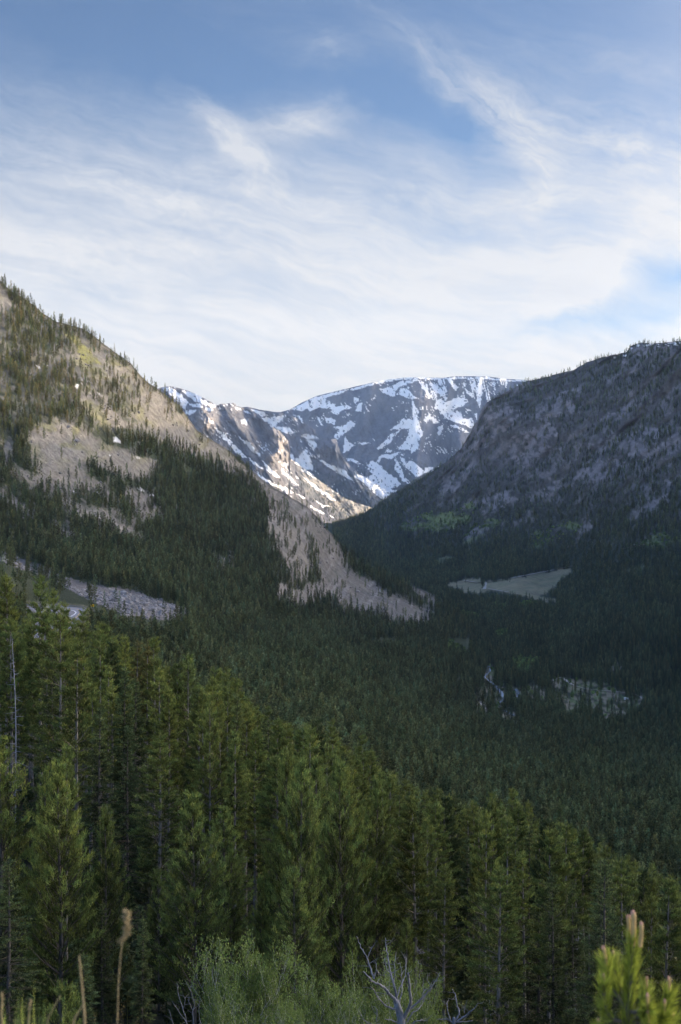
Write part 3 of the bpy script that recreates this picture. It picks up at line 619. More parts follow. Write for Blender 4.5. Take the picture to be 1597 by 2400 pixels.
KIND = {'pine': ('lodgepole_pine', 'pine'), 'slim': ('lodgepole_pine', 'pine'), 'rust': ('lodgepole_pine', 'pine'), 'spruce': ('spruce_tree', 'spruce'), 'dark': ('spruce_tree', 'spruce'), 'young': ('young_pine', 'pine'), 'snag': ('dead_tree', 'dead tree')}
NEAR = []
def place(key, x, y, z, sc, wide, rz, label=None, group=None):
    P = PROTO[key]; name, cat = KIND[key.rstrip('0123456789')]
    if key == 'rust2': name, cat = 'spruce_tree', 'spruce'
    e = empty(name, (x, y, z), rz); e.scale = (sc*wide, sc*wide, sc)
    for part in ('trunk', 'crown', 'twig'):
        if part in P:
            o = bpy.data.objects.new({'twig': 'branches'}.get(part, part), P[part]); COL.objects.link(o); o.parent = e
    tag(e, label, cat, group)
    NEAR.append((e, key, x, y, z, P['H']*sc)); return e
def near(px, pytop, Y, key, label, wide=1.0, rz=None, group=None):
    x = (px-CX)/F*Y; z = float(zN(x, Y)); top = (CY-pytop)/F*Y; H = top-z
    if H < 2: print('LOW', px, pytop, Y, round(H, 1))
    return place(key, x, Y, z-.1, H/PROTO[key]['H'], wide*(PROTO[key]['H']/H)**.35, random.uniform(0, 6.28) if rz is None else rz, label, group)
HERO = [
 # px, top row, distance, build, crown width, label
 (18,1352,118,'pine1',1.0,'tall open pine with a long pale bare trunk at the frame edge'),
 (42,1480,100,'snag0',1.0,'grey dead tree with a bare leaning trunk beside the tall edge pine'),
 (97,1352,112,'pine2',.95,'tallest dense pine standing just before the highway bend'),
 (125,1384,116,'pine0',.8,'narrow pointed pine touching the tallest pine on its valley side'),
 (138,1440,92,'pine2',1.05,'large layered pine whose pale trunk shows below drooping limbs'),
 (152,1412,128,'slim0',1.0,'slim pine covering part of the grey highway bend'),
 (196,1428,125,'pine0',.9,'round topped pine directly under the yellow road sign'),
 (232,1462,130,'slim1',1.1,'slim pine with a bare upper stem just downhill of the road sign'),
 (250,1462,138,'pine3',1.0,'pine with ragged top in front of the grey boulder band'),
 (180,1530,104,'rust0',1.0,'slender pine with a rust brown dying top below the highway bend'),
 (268,1490,128,'slim0',1.1,'thin pine in the crest row between two ragged pines'),
 (294,1492,132,'pine1',.9,'blunt topped pine on the crest under the boulder band'),
 (292,1560,96,'spruce1',1.0,'dark narrow spruce with stiff level limbs below the blunt crest pine'),
 (322,1504,126,'rust1',1.0,'pine with reddish upper needles, first of the rusty pair'),
 (346,1512,122,'rust0',1.05,'pine with reddish upper needles, second of the rusty pair'),
 (356,1494,128,'pine3',.9,'green pine rising just behind the rusty pair'),
 (375,1570,112,'pine0',1.1,'broad pale green pine downhill of the rusty pair'),
 (444,1534,118,'pine2',.95,'isolated bushy pine standing clear on the skyline of the near wood'),
 (418,1556,122,'pine1',.9,'smaller pine leaning against the isolated bushy pine'),
 (470,1630,108,'dark0',.9,'nearly black pine below the isolated bushy pine'),
 (508,1568,132,'pine1',1.0,'tall open pine with a broad ragged crown on the crest'),
 (535,1566,136,'slim1',1.0,'thin pine with long pointed top behind the ragged crest pine'),
 (562,1590,134,'pine3',.95,'pine with a twin top at the shoulder of the crest'),
 (235,1650,86,'spruce0',1.1,'broad dark green spruce in the middle of the steep wood'),
 (375,1720,84,'pine0',1.25,'large grey green pine with a leaning pale trunk above the small pines'),
 (300,1700,90,'spruce2',.9,'wide spruce with drooping lower limbs beside the grey green pine'),
 (0,1735,58,'young2',1.15,'large bright green young pine cut off by the frame edge'),
 (140,1790,58,'young0',1.0,'large full young pine standing alone low on the slope'),
 (108,1800,63,'young1',.7,'thin young pine half hidden by the large full young pine'),
 (246,1893,62,'young1',.85,'narrow young pine with a pointed top next to the large full young pine'),
 (455,1862,60,'young0',1.12,'full young pine with a pale straight stem above the aspens'),
 (372,2040,66,'young1',.9,'small young pine tucked under the pale stemmed young pine'),
 (543,1976,68,'young2',.75,'young pine with brown candles beside the pale stemmed young pine'),
 (690,2034,58,'young1',1.15,'blue green young pine rising between two aspens'),
 (613,2052,66,'young0',.6,'small pointed young pine in the gap above the aspens'),
 (198,2230,44,'spruce1',1.0,'little spruce with pale shoot tips below the narrow young pine'),
 (335,2146,50,'spruce1',.7,'thin sapling spruce behind the tall seed stalk'),
 (240,2110,60,'spruce0',.9,'dark blue green spruce right under the narrow young pine'),
 (20,2010,54,'spruce2',1.1,'broad dark spruce filling the low corner of the slope'),
 (577,1800,92,'slim0',1.2,'slender spruce like pine with bare pale trunk, upper one of the twin trunks'),
 (597,1812,90,'slim1',1.35,'slender pine with bare pale trunk, lower one of the twin trunks'),
 (707,1845,88,'rust2',1.0,'narrow spruce with a brownish tip uphill of the black fir'),
 (727,1828,90,'rust2',1.1,'taller narrow spruce with a red brown tip against the black fir'),
 (745,1686,104,'dark0',1.05,'massive nearly black fir in the centre of the wood'),
 (765,1900,80,'dark1',1.05,'dark drooping fir standing below the massive black fir'),
 (780,1688,128,'slim1',1.0,'thin pine with pointed tip peeping over the massive black fir'),
 (850,1722,136,'slim0',1.0,'spiky thin pine standing above the crest of the wood'),
 (862,1868,96,'pine1',.95,'pine with a long silvery bare trunk and short snapped limbs'),
 (895,1880,100,'slim0',1.0,'narrow pine next to the silvery bare trunk'),
 (936,1860,98,'slim1',1.1,'narrow pine whose orange brown lower trunk shows'),
 (893,2045,72,'young2',.85,'bushy dark young pine low between the silvery trunks'),
 (990,1900,94,'slim0',.9,'narrow bright pine above the crooked pale snag'),
 (986,2050,84,'snag1',1.0,'crooked pale dead stem with fine twigs in the lower wood'),
 (828,2196,58,'young0',.7,'small dark pine behind the aspen and the silver dead tree'),
 (952,2155,60,'young1',.8,'small reddish stemmed pine behind the silver dead tree'),
 (1188,2078,74,'pine3',1.3,'pine with pale grey trunk full of twigs low in the wood'),
 (1155,1858,150,'pine2',.9,'round topped pine on the lower crest of the wood'),
 (1204,1848,156,'pine3',.85,'pine with a crooked tip on the lower crest of the wood'),
 (1240,1880,150,'pine0',.85,'broad yellowish pine on the lower crest of the wood'),
 (1315,1882,160,'spruce1',.9,'slim dark spruce spire standing above the lower crest'),
 (1290,1935,150,'slim0',1.0,'small thin pine leaning towards the slim dark spire'),
 (1414,1960,170,'spruce1',1.0,'pointed spruce with tiered limbs on the lowest part of the crest'),
 (1380,1976,172,'slim1',1.0,'thin pale green pine beside the tiered pointed spruce'),
 (1470,2005,176,'pine1',.85,'pine with a blunt shaggy head beyond the tiered pointed spruce'),
 (1530,2024,182,'pine2',.8,'shaggy pine above the blurred sapling tip'),
 (1578,2050,178,'slim1',1.1,'yellow tipped pine at the valley edge of the near wood'),
 (1345,2150,90,'snag2',1.0,'dead grey spruce full of fine twigs low in the dense wood'),
 (1155,2180,70,'snag1',.9,'short pale dead stem near the foot of the twiggy grey trunk'),
 (1262,2110,74,'spruce2',1.15,'broad green spruce low down beside the twiggy grey trunk'),
 (1040,2150,72,'spruce0',.95,'spruce with hanging lower limbs just past the silver dead tree'),
 (1520,2180,86,'pine0',1.1,'pine half hidden behind the blurred sapling'),
 (1095,1960,100,'spruce0',.9,'dark layered spruce below the round topped crest pine'),
]
for px, top, Y, key, wide, lab in HERO: near(px, top, Y, key, lab, wide*.86)
crest = profile([(-100,1390),(0,1360),(60,1400),(140,1400),(200,1440),(250,1475),(300,1500),(360,1510),(400,1560),(440,1552),(480,1590),(520,1576),(570,1600),(620,1640),(700,1685),(760,1700),(850,1735),(920,1800),(1000,1835),(1100,1868),(1200,1862),(1270,1905),(1320,1905),(1400,1968),(1500,2015),(1597,2070),(1750,2120)])
hx = np.array([(n[2], n[3]) for n in NEAR])
def words_for(k):
    return {'pine': 'bushy lodgepole pine', 'slim': 'thin lodgepole pine', 'rust': 'rusty topped lodgepole pine', 'spruce': 'tiered green spruce', 'dark': 'very dark fir', 'young': 'bright young pine', 'snag': 'bare grey dead tree'}[k.rstrip('0123456789')]
LAND = [(170,1420,'the highway bend'),(340,1510,'the rusty topped pair'),(444,1560,'the isolated bushy pine'),(375,1800,'the grey green leaning pine'),(235,1750,'the broad dark green spruce'),(140,1950,'the large full young pine'),(455,1980,'the pale stemmed young pine'),
  (585,1880,'the twin pale trunks'),(745,1800,'the massive black fir'),(862,1960,'the silvery bare trunk'),(540,1590,'the ragged crest pine'),(990,2080,'the crooked pale snag'),(1188,2200,'the twiggy grey trunk'),(1315,1930,'the slim dark spruce spire'),
  (1180,1880,'the round topped crest pine'),(1414,1990,'the tiered pointed spruce'),(1470,2250,'the blurred sapling'),(1345,2230,'the dead grey spruce'),(690,2100,'the blue green young pine'),(940,2300,'the silver dead tree'),(850,1740,'the spiky thin crest pine'),(1095,2000,'the dark layered spruce')]
POOL = ['pine0','pine1','pine2','pine3','slim0','slim1','pine0','pine1','slim0','slim1','spruce1','slim0','slim1','spruce0','dark0']
fill = []
rr = np.random.default_rng(5)
yv = 60.0
while yv < 205:
    st = 3.5+yv*.004
    for xv in np.arange(-.27*yv-4, .27*yv+6, st):
        x = xv+rr.uniform(-.42, .42)*st; y = yv+rr.uniform(-.45, .45)*st; px = CX+F*x/y
        if px < -70 or px > 1690: continue
        if len(hx) and np.min(np.hypot(hx[:, 0]-x, hx[:, 1]-y)) < 1.7: continue
        if y < 84 and (px < 640 and rr.uniform() < .6): continue
        if px < 115 and 66 < y < 104: continue
        z = float(zN(x, y)); fy = crest(px)+rr.uniform(4, 46); H = rr.uniform(12.0, 16.5) if y > 85 else rr.uniform(8, 13)
        pt = CY-F*(z+H)/y
        if pt < fy: H = (CY-fy)/F*y-z; pt = fy
        if H < 5.5: continue
        fill.append((x, y, z, H, px, pt))
    yv += st
print('fill candidates', len(fill), 'heroes', len(NEAR))
# what shows: a coarse depth buffer over the picture, nearest trees first; only the ones that show are built
ZB = np.full((280, 420), 1e9); own = np.full((280, 420), -1)
cand = sorted([(n[3], n[2], n[4], n[5], -1-k) for k, n in enumerate(NEAR)]+[(f[1], f[0], f[2], f[3], k) for k, f in enumerate(fill)])
gy_, gx_ = np.mgrid[0:280, 0:420]; gy_ = gy_*4+1330; gx_ = gx_*4
for Y_, x_, z_, H_, k_ in cand:
    c_ = CX+F*x_/Y_; b_ = CY-F*z_/Y_; hp = F*H_/Y_; v_ = (b_-gy_)/hp
    m_ = (v_ > .05) & (v_ < 1) & (np.abs(gx_-c_) < (1-v_)**.6*1.05*F/Y_) & (Y_ < ZB)
    ZB[m_] = Y_; own[m_] = k_
shown = {k: int(n) for k, n in zip(*np.unique(own, return_counts=True))}
order = sorted([k for k in range(len(fill)) if shown.get(k, 0) >= 5], key=lambda k: -shown[k])[:300-len(NEAR)]
keep = [fill[k] for k in sorted(order, key=lambda k: fill[k][1])]
rest = [fill[k] for k in range(len(fill)) if shown.get(k, 0) >= 1 and k not in set(order)]
print('shown fill', len([k for k in range(len(fill)) if shown.get(k, 0) >= 5]))
rr2 = np.random.default_rng(8)
cnt = {}
for x, y, z, H, px, pt in keep:
    key = POOL[rr2.integers(len(POOL))]
    if y < 80: key = ['young0','young1','young2','spruce0','spruce2','pine1'][rr2.integers(6)] if px < 900 else ['spruce0','pine0','pine3','spruce2','slim1'][rr2.integers(5)]
    if H < 8 and y > 100: key = ['spruce1','young1'][rr2.integers(2)]
    d = [(math.hypot(px-a, (pt+40-b)*1.0), a, b, t) for a, b, t in LAND]; _, a, b, t = min(d)
    rel = 'above' if pt+40 < b-45 else 'below' if pt+40 > b+90 else 'beside'
    where = 'at the crest of the wood' if pt < crest(px)+50 and y > 110 else 'in the steep middle of the wood' if y > 80 else 'low on the slope'
    lab = ' '.join(f'{words_for(key)} {rel} {t} {where}'.split()[:16])
    place(key, x, y, z-.1, H/PROTO[key]['H'], rr2.uniform(.62, .98)*(PROTO[key]['H']/H)**.35, rr2.uniform(0, 6.28), lab, lab)
print('near trees', len(NEAR))

# ------------------------------------------------------------------ forests too large to count
PC = bpy.data.collections.new('far_tree_kinds')      # never linked to the scene: read only by the forests
def farproto(i, *a, **k):
    tb, V, T, C = conifer(*a, **k)
    if k.get('limbs') is False: V = np.vstack([V]+tb.v); T = np.vstack([T, tb.t[0]+len(T)*3]); C = np.vstack([C, tb.c[0]*1.3])
    o = mesh_np('kind_%02d' % i, V, T, M_far, None, C, False, False); PC.objects.link(o)
for i in range(5): farproto(i, 200+i, ['pine','spruce','pine','spruce','pine'][i], 14.0, [1.75,1.6,1.4,1.9,2.0][i], [.18,.08,.25,.05,.15][i], 62, 6, 4, .62, .19, limbs=False)
for i in range(4): farproto(5+i, 220+i, ['pine','spruce'][i % 2], 13.0, [1.9,1.8,1.6,2.1][i], .06, 34, 4, 3, 1.0, .42, limbs=False)
def aspen_far(i, seed):
    r = np.random.default_rng(seed); n = 220
    D = r.normal(0, 1, (n, 3)); D /= np.linalg.norm(D, axis=1)[:, None]; P = D*r.uniform(.5, 1, (n, 1))**.5*np.array([2.2, 2.2, 3.0])+np.array([0, 0, 5.2])
    P += .5*np.stack([vnoise(P[:, 0], P[:, 1], P[:, 2], k+seed) for k in range(3)], -1)
    a = r.normal(0, .45, (n, 3)); b = r.normal(0, .45, (n, 3)); V = np.stack([P-a, P+b, P+a-b*.5], 1).reshape(-1, 3)
    C = np.repeat(r.uniform(.8, 1.35, (n, 1))*(.7+.06*P[:, 2:3]), 3, 0)*np.ones((1, 3))
    o = mesh_np('kind_%02d' % i, V, np.arange(n*3).reshape(-1, 3), M_far, None, C, False, False); PC.objects.link(o)
aspen_far(9, 5); aspen_far(10, 6)
def bare_far(i):
    tb = MB(); tb.tube([(0, 0, 0), (.1, 0, 5), (0, 0, 10)], [.14, .1, .03], 3, (4, 3.9, 4.4))
    r = np.random.default_rng(3)
    for k in range(26):
        h = r.uniform(2, 9.5); A = r.uniform(0, 6.3); l = 1.3*(1-h/11); tb.tube([(0, 0, h), (math.cos(A)*l, math.sin(A)*l, h-.1*l)], [.05, .02], 3, (3, 2.9, 3.2), cap=False)
    o = tb.build('kind_%02d' % i, M_far, link=False); PC.objects.link(o)
bare_far(11)

def forest(name, pts, idx, hs, ws, tint, label):
    n = len(pts)
    o = mesh_np(name, pts, np.zeros((0, 3), int), None, None, None, attrs={'kind_i': ('INT', idx.astype(np.int32)), 'tall': ('FLOAT', hs.astype(np.float32)), 'wide': ('FLOAT', ws.astype(np.float32)),
        'turn': ('FLOAT', RNG.uniform(0, 6.28, n).astype(np.float32)), 'tint': ('FLOAT_COLOR', np.c_[tint, np.ones(n)].astype(np.float32))})
    g = bpy.data.node_groups.new(name, 'GeometryNodeTree'); g.interface.new_socket('Geometry', in_out='INPUT', socket_type='NodeSocketGeometry'); g.interface.new_socket('Geometry', in_out='OUTPUT', socket_type='NodeSocketGeometry')
    G = NT(g); gi = G.new('NodeGroupInput'); go = G.new('NodeGroupOutput')
    ci = G.new('GeometryNodeCollectionInfo'); ci.inputs['Collection'].default_value = PC; ci.inputs['Separate Children'].default_value = True; ci.inputs['Reset Children'].default_value = True
    def at(nm, ty): 
        a = G.new('GeometryNodeInputNamedAttribute', data_type=ty); a.inputs['Name'].default_value = nm
        return [s for s in a.outputs if s.enabled and s.name == 'Attribute'][0]
    ip = G.new('GeometryNodeInstanceOnPoints'); G.l.new(gi.outputs[0], ip.inputs['Points']); G.l.new(ci.outputs[0], ip.inputs['Instance']); ip.inputs['Pick Instance'].default_value = True
    G.l.new(at('kind_i', 'INT'), ip.inputs['Instance Index'])
    G.l.new(G.new('ShaderNodeCombineXYZ', {2: at('turn', 'FLOAT')}).outputs[0], ip.inputs['Rotation'])
    W = at('wide', 'FLOAT'); G.l.new(G.new('ShaderNodeCombineXYZ', {0: W, 1: W, 2: at('tall', 'FLOAT')}).outputs[0], ip.inputs['Scale'])
    G.l.new(ip.outputs[0], go.inputs[0])
    md = o.modifiers.new('trees', 'NODES'); md.node_group = g
    tag(o, label, 'forest', None, 'stuff'); print(name, n); return o
def scatter(sh, dens_fn, space, lo=-120, hi=1720, top=None):
    PX, PY, W = sh['PX'], sh['PY'], sh['W']
    a, b, c, d = W[:-1, :-1], W[:-1, 1:], W[1:, :-1], W[1:, 1:]
    e1 = (b-a)[..., :2]; e2 = (c-a)[..., :2]; area = np.abs(e1[..., 0]*e2[..., 1]-e1[..., 1]*e2[..., 0])
    px = (PX[:-1, :-1]+PX[1:, 1:])/2; py = (PY[:-1, :-1]+PY[1:, 1:])/2; Y = (a[..., 1]+d[..., 1])/2
    ok = (px > lo) & (px < hi)
    ex = area/space(Y)**2*dens_fn(px, py)*ok
    n = RNG.poisson(np.minimum(ex, 30)); i, j = np.nonzero(n); rep = n[i, j]; i = np.repeat(i, rep); j = np.repeat(j, rep)
    u = RNG.uniform(0, 1, len(i))[:, None]; v = RNG.uniform(0, 1, len(i))[:, None]
    P = W[i, j]*(1-u)*(1-v)+W[i, j+1]*u*(1-v)+W[i+1, j]*(1-u)*v+W[i+1, j+1]*u*v
    return P, CX+F*P[:, 0]/P[:, 1], CY-F*P[:, 2]/P[:, 1]
def tints(n, sp, px=None, py=None):
    t = np.ones((n, 3)); t *= RNG.uniform(.55, 1.3, (n, 1)); y = RNG.normal(0, .10, n); t[:, 0] *= 1+y; t[:, 2] *= 1-y*.5
    if px is not None: t *= (1+.28*fbm(px/60, py/30, 0, 3, 301))[:, None]
    return t
def behind_bare(px, py, Y, fn, H=14., f=.42):      # trees whose tops would hide an open patch behind them stand thinner
    r = np.ones(np.shape(px))
    for k in (.35, .7, 1.0): r = np.where(fn(px, py-F*H*k/Y), r*f, r)
    return r
def dens_left(px, py):
    n = fbm(px/24, py/20, 0, 4, 161)
    d = sstep(1040, 1150, py)*1.0 + (1-sstep(1040, 1150, py))*(.42+.8*sstep(-.15, .3, fbm(px/45, (py+px*.4)/45, 3, 3, 163)))
    d = d*(1-.88*soft_polys(px, py, LEFT_SPARSE, 8, 16, 3))
    st_ = sstep(.18, .42, fbm((px+py*.55)/30, (py-px*.55)/7, 6, 4, 221))*sstep(1130, 1180, py)*sstep(1330, 1290, py)*(px < 640); d = d*(1-.85*st_)
    q = np.clip(soft_polys(px, py, LEFT_BARE, 8, 18)*1.1, 0, 1); d = d*(1-q)+q*(.02+.16*(n > .30)+.30*sstep(1030, 960, py)*(n > -.1))
    d = np.where(polys(px, py, BAND, 4, 14, 8), .03, d)
    d = np.where(inpoly(px, py, C5([[(800,170),(1110,240),(1500,430),(1568,470),(1650,620),(1620,900),(1200,900),(900,560),(980,390),(980,300),(800,250)]])[0]), 1.25, d)
    Yq = DL(px, py)
    d = d*behind_bare(px, py, Yq, lambda a, b: polys(a, b, BAND, 4, 14, 8), f=.5)*behind_bare(px, py, Yq, lambda a, b: polys(a, b, LEFT_BARE, 5, 18, 4), f=.8)
    return d*np.where(py < ridge_left(px)+6, .5, 1)*(py < 1500)
PL, pxl, pyl = scatter(shL, dens_left, lambda Y: 3.9+np.maximum(Y-1200, 0)*.0008)
hid = DV(pxl, pyl) < PL[:, 1]-8          # buried under the valley sheet
PL, pxl, pyl = PL[~hid], pxl[~hid], pyl[~hid]
n = len(PL)
tt = tints(n, 0, pxl, pyl)
tt *= 1+(sstep(1120, 950, pyl)[:, None])*np.array([.55, .35, .05])  # sunlight on the upper slope tinted into the trees, yellower and brighter
tt[(RNG.uniform(0, 1, n) < .07) & (pyl < 1080)] = (2.2, 1.5, 1.5)
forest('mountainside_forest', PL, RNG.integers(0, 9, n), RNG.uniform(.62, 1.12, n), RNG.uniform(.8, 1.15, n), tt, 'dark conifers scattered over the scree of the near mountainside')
def dens_val(px, py):
    mount = sstep(1330, 1240, py)*(px > 780)
    rk = sstep(.08, .26, fbm((px+py*.8)/15, (py-px*.8)/32, 0, 6, 113, .62)+.03)*mount*sstep(1330, 1180, py)
    rk = np.clip(rk*(.25+.9*sstep(-.25, .2, fbm((px+py)/70, (py-px*.6)/60, 5, 3, 219))), 0, 1)
    d = (1-.72*rk)*(1+.25*mount)*(1-.42*mount*sstep(1230, 1080, py))
    d = d*(1-.80*polys(px, py, ROCKR, 9, 26, 15)*sstep(-.2, .15, fbm(px/9, py/8, 8, 5, 201, .6)))
    d = np.where(polys(px, py, ASPEN, 9, 22, 16), d*.20, d)
    d = np.where(polys(px, py, LIGHTP, 3, 12, 17), .1, d)
    d = np.where(polys(px, py, MEADOW, 5, 14, 12), .003+.8*(fbm(px/13, py/5, 3, 2, 209) > .42)*(px < 1210), d)
    d = np.where(clear_mask(px, py), .02+.35*(fbm(px/11, py/5, 3, 2, 207) > .30), d)
    d = np.where(polys(px, py, BAND, 4, 14, 8), .03, d)
    d = np.where(polys(px, py, ROADP, 1, 10, 14) | ((px > 70) & (px < 205) & (py > 1410) & (py < 1660)) | ((px > 200) & (px < 222) & (py > 1418) & (py < 1475)), 0, d)
    d = np.where(polys(px, py, BUSHY, 3, 14, 18), .15, d)
    Yq = DV(px, py)
    d = d*behind_bare(px, py, Yq, lambda a, b: polys(a, b, BAND, 4, 14, 8) | clear_mask(a, b) | polys(a, b, MEADOW, 5, 14, 12), f=.24)
    d = d*np.where((px < 210) & (py > 1322) & (py < 1412), .30, 1)
    return d*np.where((px < 780) & (py < 1290), 0, 1)
PV, pxv, pyv = scatter(shV, dens_val, lambda Y: np.clip(3.7+np.maximum(Y-900, 0)*.0011, 3.7, 7.2))
vis = (PV[:, 1] > 205)
buried = (pyv < ridge_left(pxv)+9999) & (pxv < 1100) & (pyv > ridge_left(pxv)) & (pyv < 1560)
bl = np.zeros(len(PV), bool); bl[buried] = DL(pxv[buried], pyv[buried]) < PV[buried, 1]-8
vis &= ~bl
PV, pxv, pyv = PV[vis], pxv[vis], pyv[vis]; n = len(PV)
Yv = PV[:, 1]
idx = np.where(Yv < 2300, RNG.integers(0, 5, n), RNG.integers(5, 9, n)); idx[RNG.uniform(0, 1, n) < .004] = 11
tt = tints(n, 0, pxv, pyv)
hs = RNG.uniform(.75, 1.2, n)*np.where(pyv < 1200, .85, 1)
forest('valley_forest', PV, idx, hs, RNG.uniform(.85, 1.2, n), tt, 'dense dark conifer forest filling the valley floor and far slopes')
# pale aspens in groves
PB, pxb, pyb = scatter(shV, lambda px, py: polys(px, py, BUSHY, 3, 14, 18)*1.0+polys(px, py, ASPEN, 9, 22, 16)*.35+clear_mask(px, py)*.03, lambda Y: 5.0+0*Y)
n = len(PB); tb_ = tints(n, 0)*np.array([1.35, 1.5, .95]); tb_[inpoly(pxb, pyb, C6([[(510,690),(720,690),(720,900),(510,900)]])[0])] *= 1.5
forest('aspen_grove', PB, RNG.integers(9, 11, n), RNG.uniform(.5, 1.1, n), RNG.uniform(.6, 1.1, n), tb_, 'pale green aspens in patches between the valley conifers')
# conifers on the far spurs
def dens_far(px, py):
    return sstep(.02, .2, fbm(px/18, py/12, 0, 4, 171)+(py-1100)/160)*sstep(1060, 1100, py)*~polys(px, py, SNOW, 2, 9, 19)
PS = []
for sh, mn in ((shB, 700), (shM, 780), (shA, 900)):
    P_, a, b = scatter(sh, dens_far, lambda Y: 13+0*Y, 560, 1000); PS.append(P_[a > mn-60])
P_ = np.vstack(PS); n = len(P_)
forest('spur_forest', P_, RNG.integers(5, 9, n), RNG.uniform(.7, 1.2, n), RNG.uniform(1., 1.5, n), tints(n, 0)*.8, 'sparse blue dark conifers at the foot of the snowy range')

if rest:
    q = np.array([(x, y, z) for x, y, z, H, px, pt in rest]); hh = np.array([f[3] for f in rest])/14.0; n = len(q)
    forest('near_forest', q, RNG.integers(0, 5, n), hh, hh**.5*RNG.uniform(.6, .9, n), tints(n, 0)*1.05, 'further conifers crowded between the individually visible trees of the near wood')
print('rest', len(rest))

# low growth between the near trunks
nu = 2600; ux = RNG.uniform(-1, 1, nu); uy = 62+RNG.uniform(0, 1, nu)**1.2*110; ux = ux*(uy*.27+3); uh = .08+RNG.exponential(.07, nu)
forest('undergrowth', np.stack([ux, uy, zN(ux, uy)-.05], -1), np.where(RNG.uniform(0, 1, nu) < .55, RNG.integers(9, 11, nu), RNG.integers(0, 5, nu)), np.minimum(uh, .22), np.minimum(uh*1.4, .3), tints(nu, 0)*np.array([.85, .85, .7]), 'low shrubs and seedlings covering the ground under the near trees')
# ------------------------------------------------------------------ aspens
M_aspenbark = bark_mat('aspen_bark', (.30,.30,.26), (.48,.48,.42))
M_aspenleaf = leaf_mat('aspen_leaves', (.150,.195,.055), (.125,.170,.048), .12, .3, .6)
M_tan = flat_mat('dry_stalk', (.36,.265,.13), .8, .25, .02)
M_blade = flat_mat('grass_blade', (.42,.48,.10), .7, .3, .03)
M_candle = flat_mat('pine_candle', (.50,.33,.13), .7, .25, .01)
M_candletip = flat_mat('candle_tip', (.62,.30,.20), .7, .2, .01)
M_sapneedle = leaf_mat('fresh_needles', (.36,.42,.07), (.36,.42,.07), .0, .35, .5)
def aspen(seed, H, Rr, nleaf):
    r = np.random.default_rng(seed); wood = MB(); tips = []
    def grow(p, d, l, rad, lev):
        n = 5; P = [p]; q = p.copy(); dd = d.copy()
        for k in range(n):
            dd = dd+r.normal(0, .16, 3)+np.array([0, 0, .05]); dd /= np.linalg.norm(dd); q = q+dd*l/n; P.append(q.copy())
        wood.tube(P, np.linspace(rad, rad*.55, n+1), 5 if lev < 2 else 3, (1, 1, 1), cap=False)
        if lev >= 1:
            for k in range(2 if lev < 3 else 5): tips.append(P[r.integers(2, n+1)])
        if lev < 3:
            for k in range([5, 5, 4][lev]):
                i = r.integers(2, n+1); a = r.uniform(0, 6.28); nd = dd*.7+np.array([math.cos(a), math.sin(a), r.uniform(.0, .6)])*.75; nd /= np.linalg.norm(nd)
                grow(P[i], nd, l*r.uniform(.5, .72), rad*.5, lev+1)
    for k in range(3):
        a = k*2.1+r.uniform(0, 1); grow(np.array([math.cos(a)*.15, math.sin(a)*.15, -.3]), np.array([math.cos(a)*.28, math.sin(a)*.28, 1.]), H*.52, .035, 0)
    T = np.array(tips); zmax = T[:, 2].max(); T *= H/zmax
    for k in range(len(wood.v)): wood.v[k] = wood.v[k]*H/zmax
    wood_o = wood.build('trunk', M_aspenbark, link=False).data
    c = T[r.integers(0, len(T), nleaf)]+r.normal(0, .13, (nleaf, 3)); c[:, 0] *= Rr; c[:, 1] *= Rr
    n = r.normal(0, 1, (nleaf, 3)); u = np.cross(n, r.normal(0, 1, (nleaf, 3))); u /= np.linalg.norm(u, axis=1)[:, None]; v = np.cross(n, u); v /= np.linalg.norm(v, axis=1)[:, None]
    s = r.uniform(.034, .058, (nleaf, 1))
    V = np.stack([c-u*s, c-v*s*.85, c+u*s*1.1, c+v*s*.85], 1).reshape(-1, 3)
    col = np.repeat(r.uniform(.65, 1.35, (nleaf, 1))*(.7+.35*c[:, 2:3]/H), 4, 0)*np.array([1, 1, .95])
    crown = mesh_np('crown', V, np.arange(nleaf*4).reshape(-1, 4), M_aspenleaf, None, col, False, False).data
    return dict(H=H, R=Rr, trunk=wood_o, crown=crown)
for i in range(3): PROTO['aspen%d' % i] = aspen(400+i, 5.6, [1.0, 1.15, .9][i], 8500)
KIND['aspen'] = ('aspen', 'aspen')
for px, top, Y, k, wd, lab in [
  (560,2185,46,'aspen0',1.0,'pale green aspen with forked white limbs below the pale stemmed young pine'),
  (625,2178,47,'aspen1',.9,'tallest pale aspen, its bare twigs reaching towards the blue green young pine'),
  (512,2300,42,'aspen2',.7,'darker green aspen bush beside the bare grey shrub'),
  (745,2262,43,'aspen1',1.0,'bright aspen bush with a white upright stem in the middle of the thicket'),
  (705,2335,40,'aspen2',.7,'low aspen bush in front of the blue green young pine'),
  (812,2285,42,'aspen0',.95,'light green aspen bush uphill of the silver dead tree'),
  (880,2255,45,'aspen2',.9,'aspen bush whose leaves show between silver dead limbs'),
  (935,2198,50,'aspen0',.8,'slender aspen standing straight behind the silver dead tree'),
  (990,2290,46,'aspen1',.75,'aspen on the valley side of the silver dead tree'),
  (610,2325,38,'aspen1',.9,'lowest aspen bush in front of the tallest pale aspen'),
  (1010,2385,40,'aspen2',.7,'aspen sprig between the silver dead tree and the curved dead branch'),
  (450,2390,38,'aspen2',.8,'small aspen bush under the bare grey shrub')]:
    near(px, top, Y, k, lab, wd*.54)

M_snagwood = bark_mat('weathered_wood', (.10,.098,.10), (.27,.26,.275))
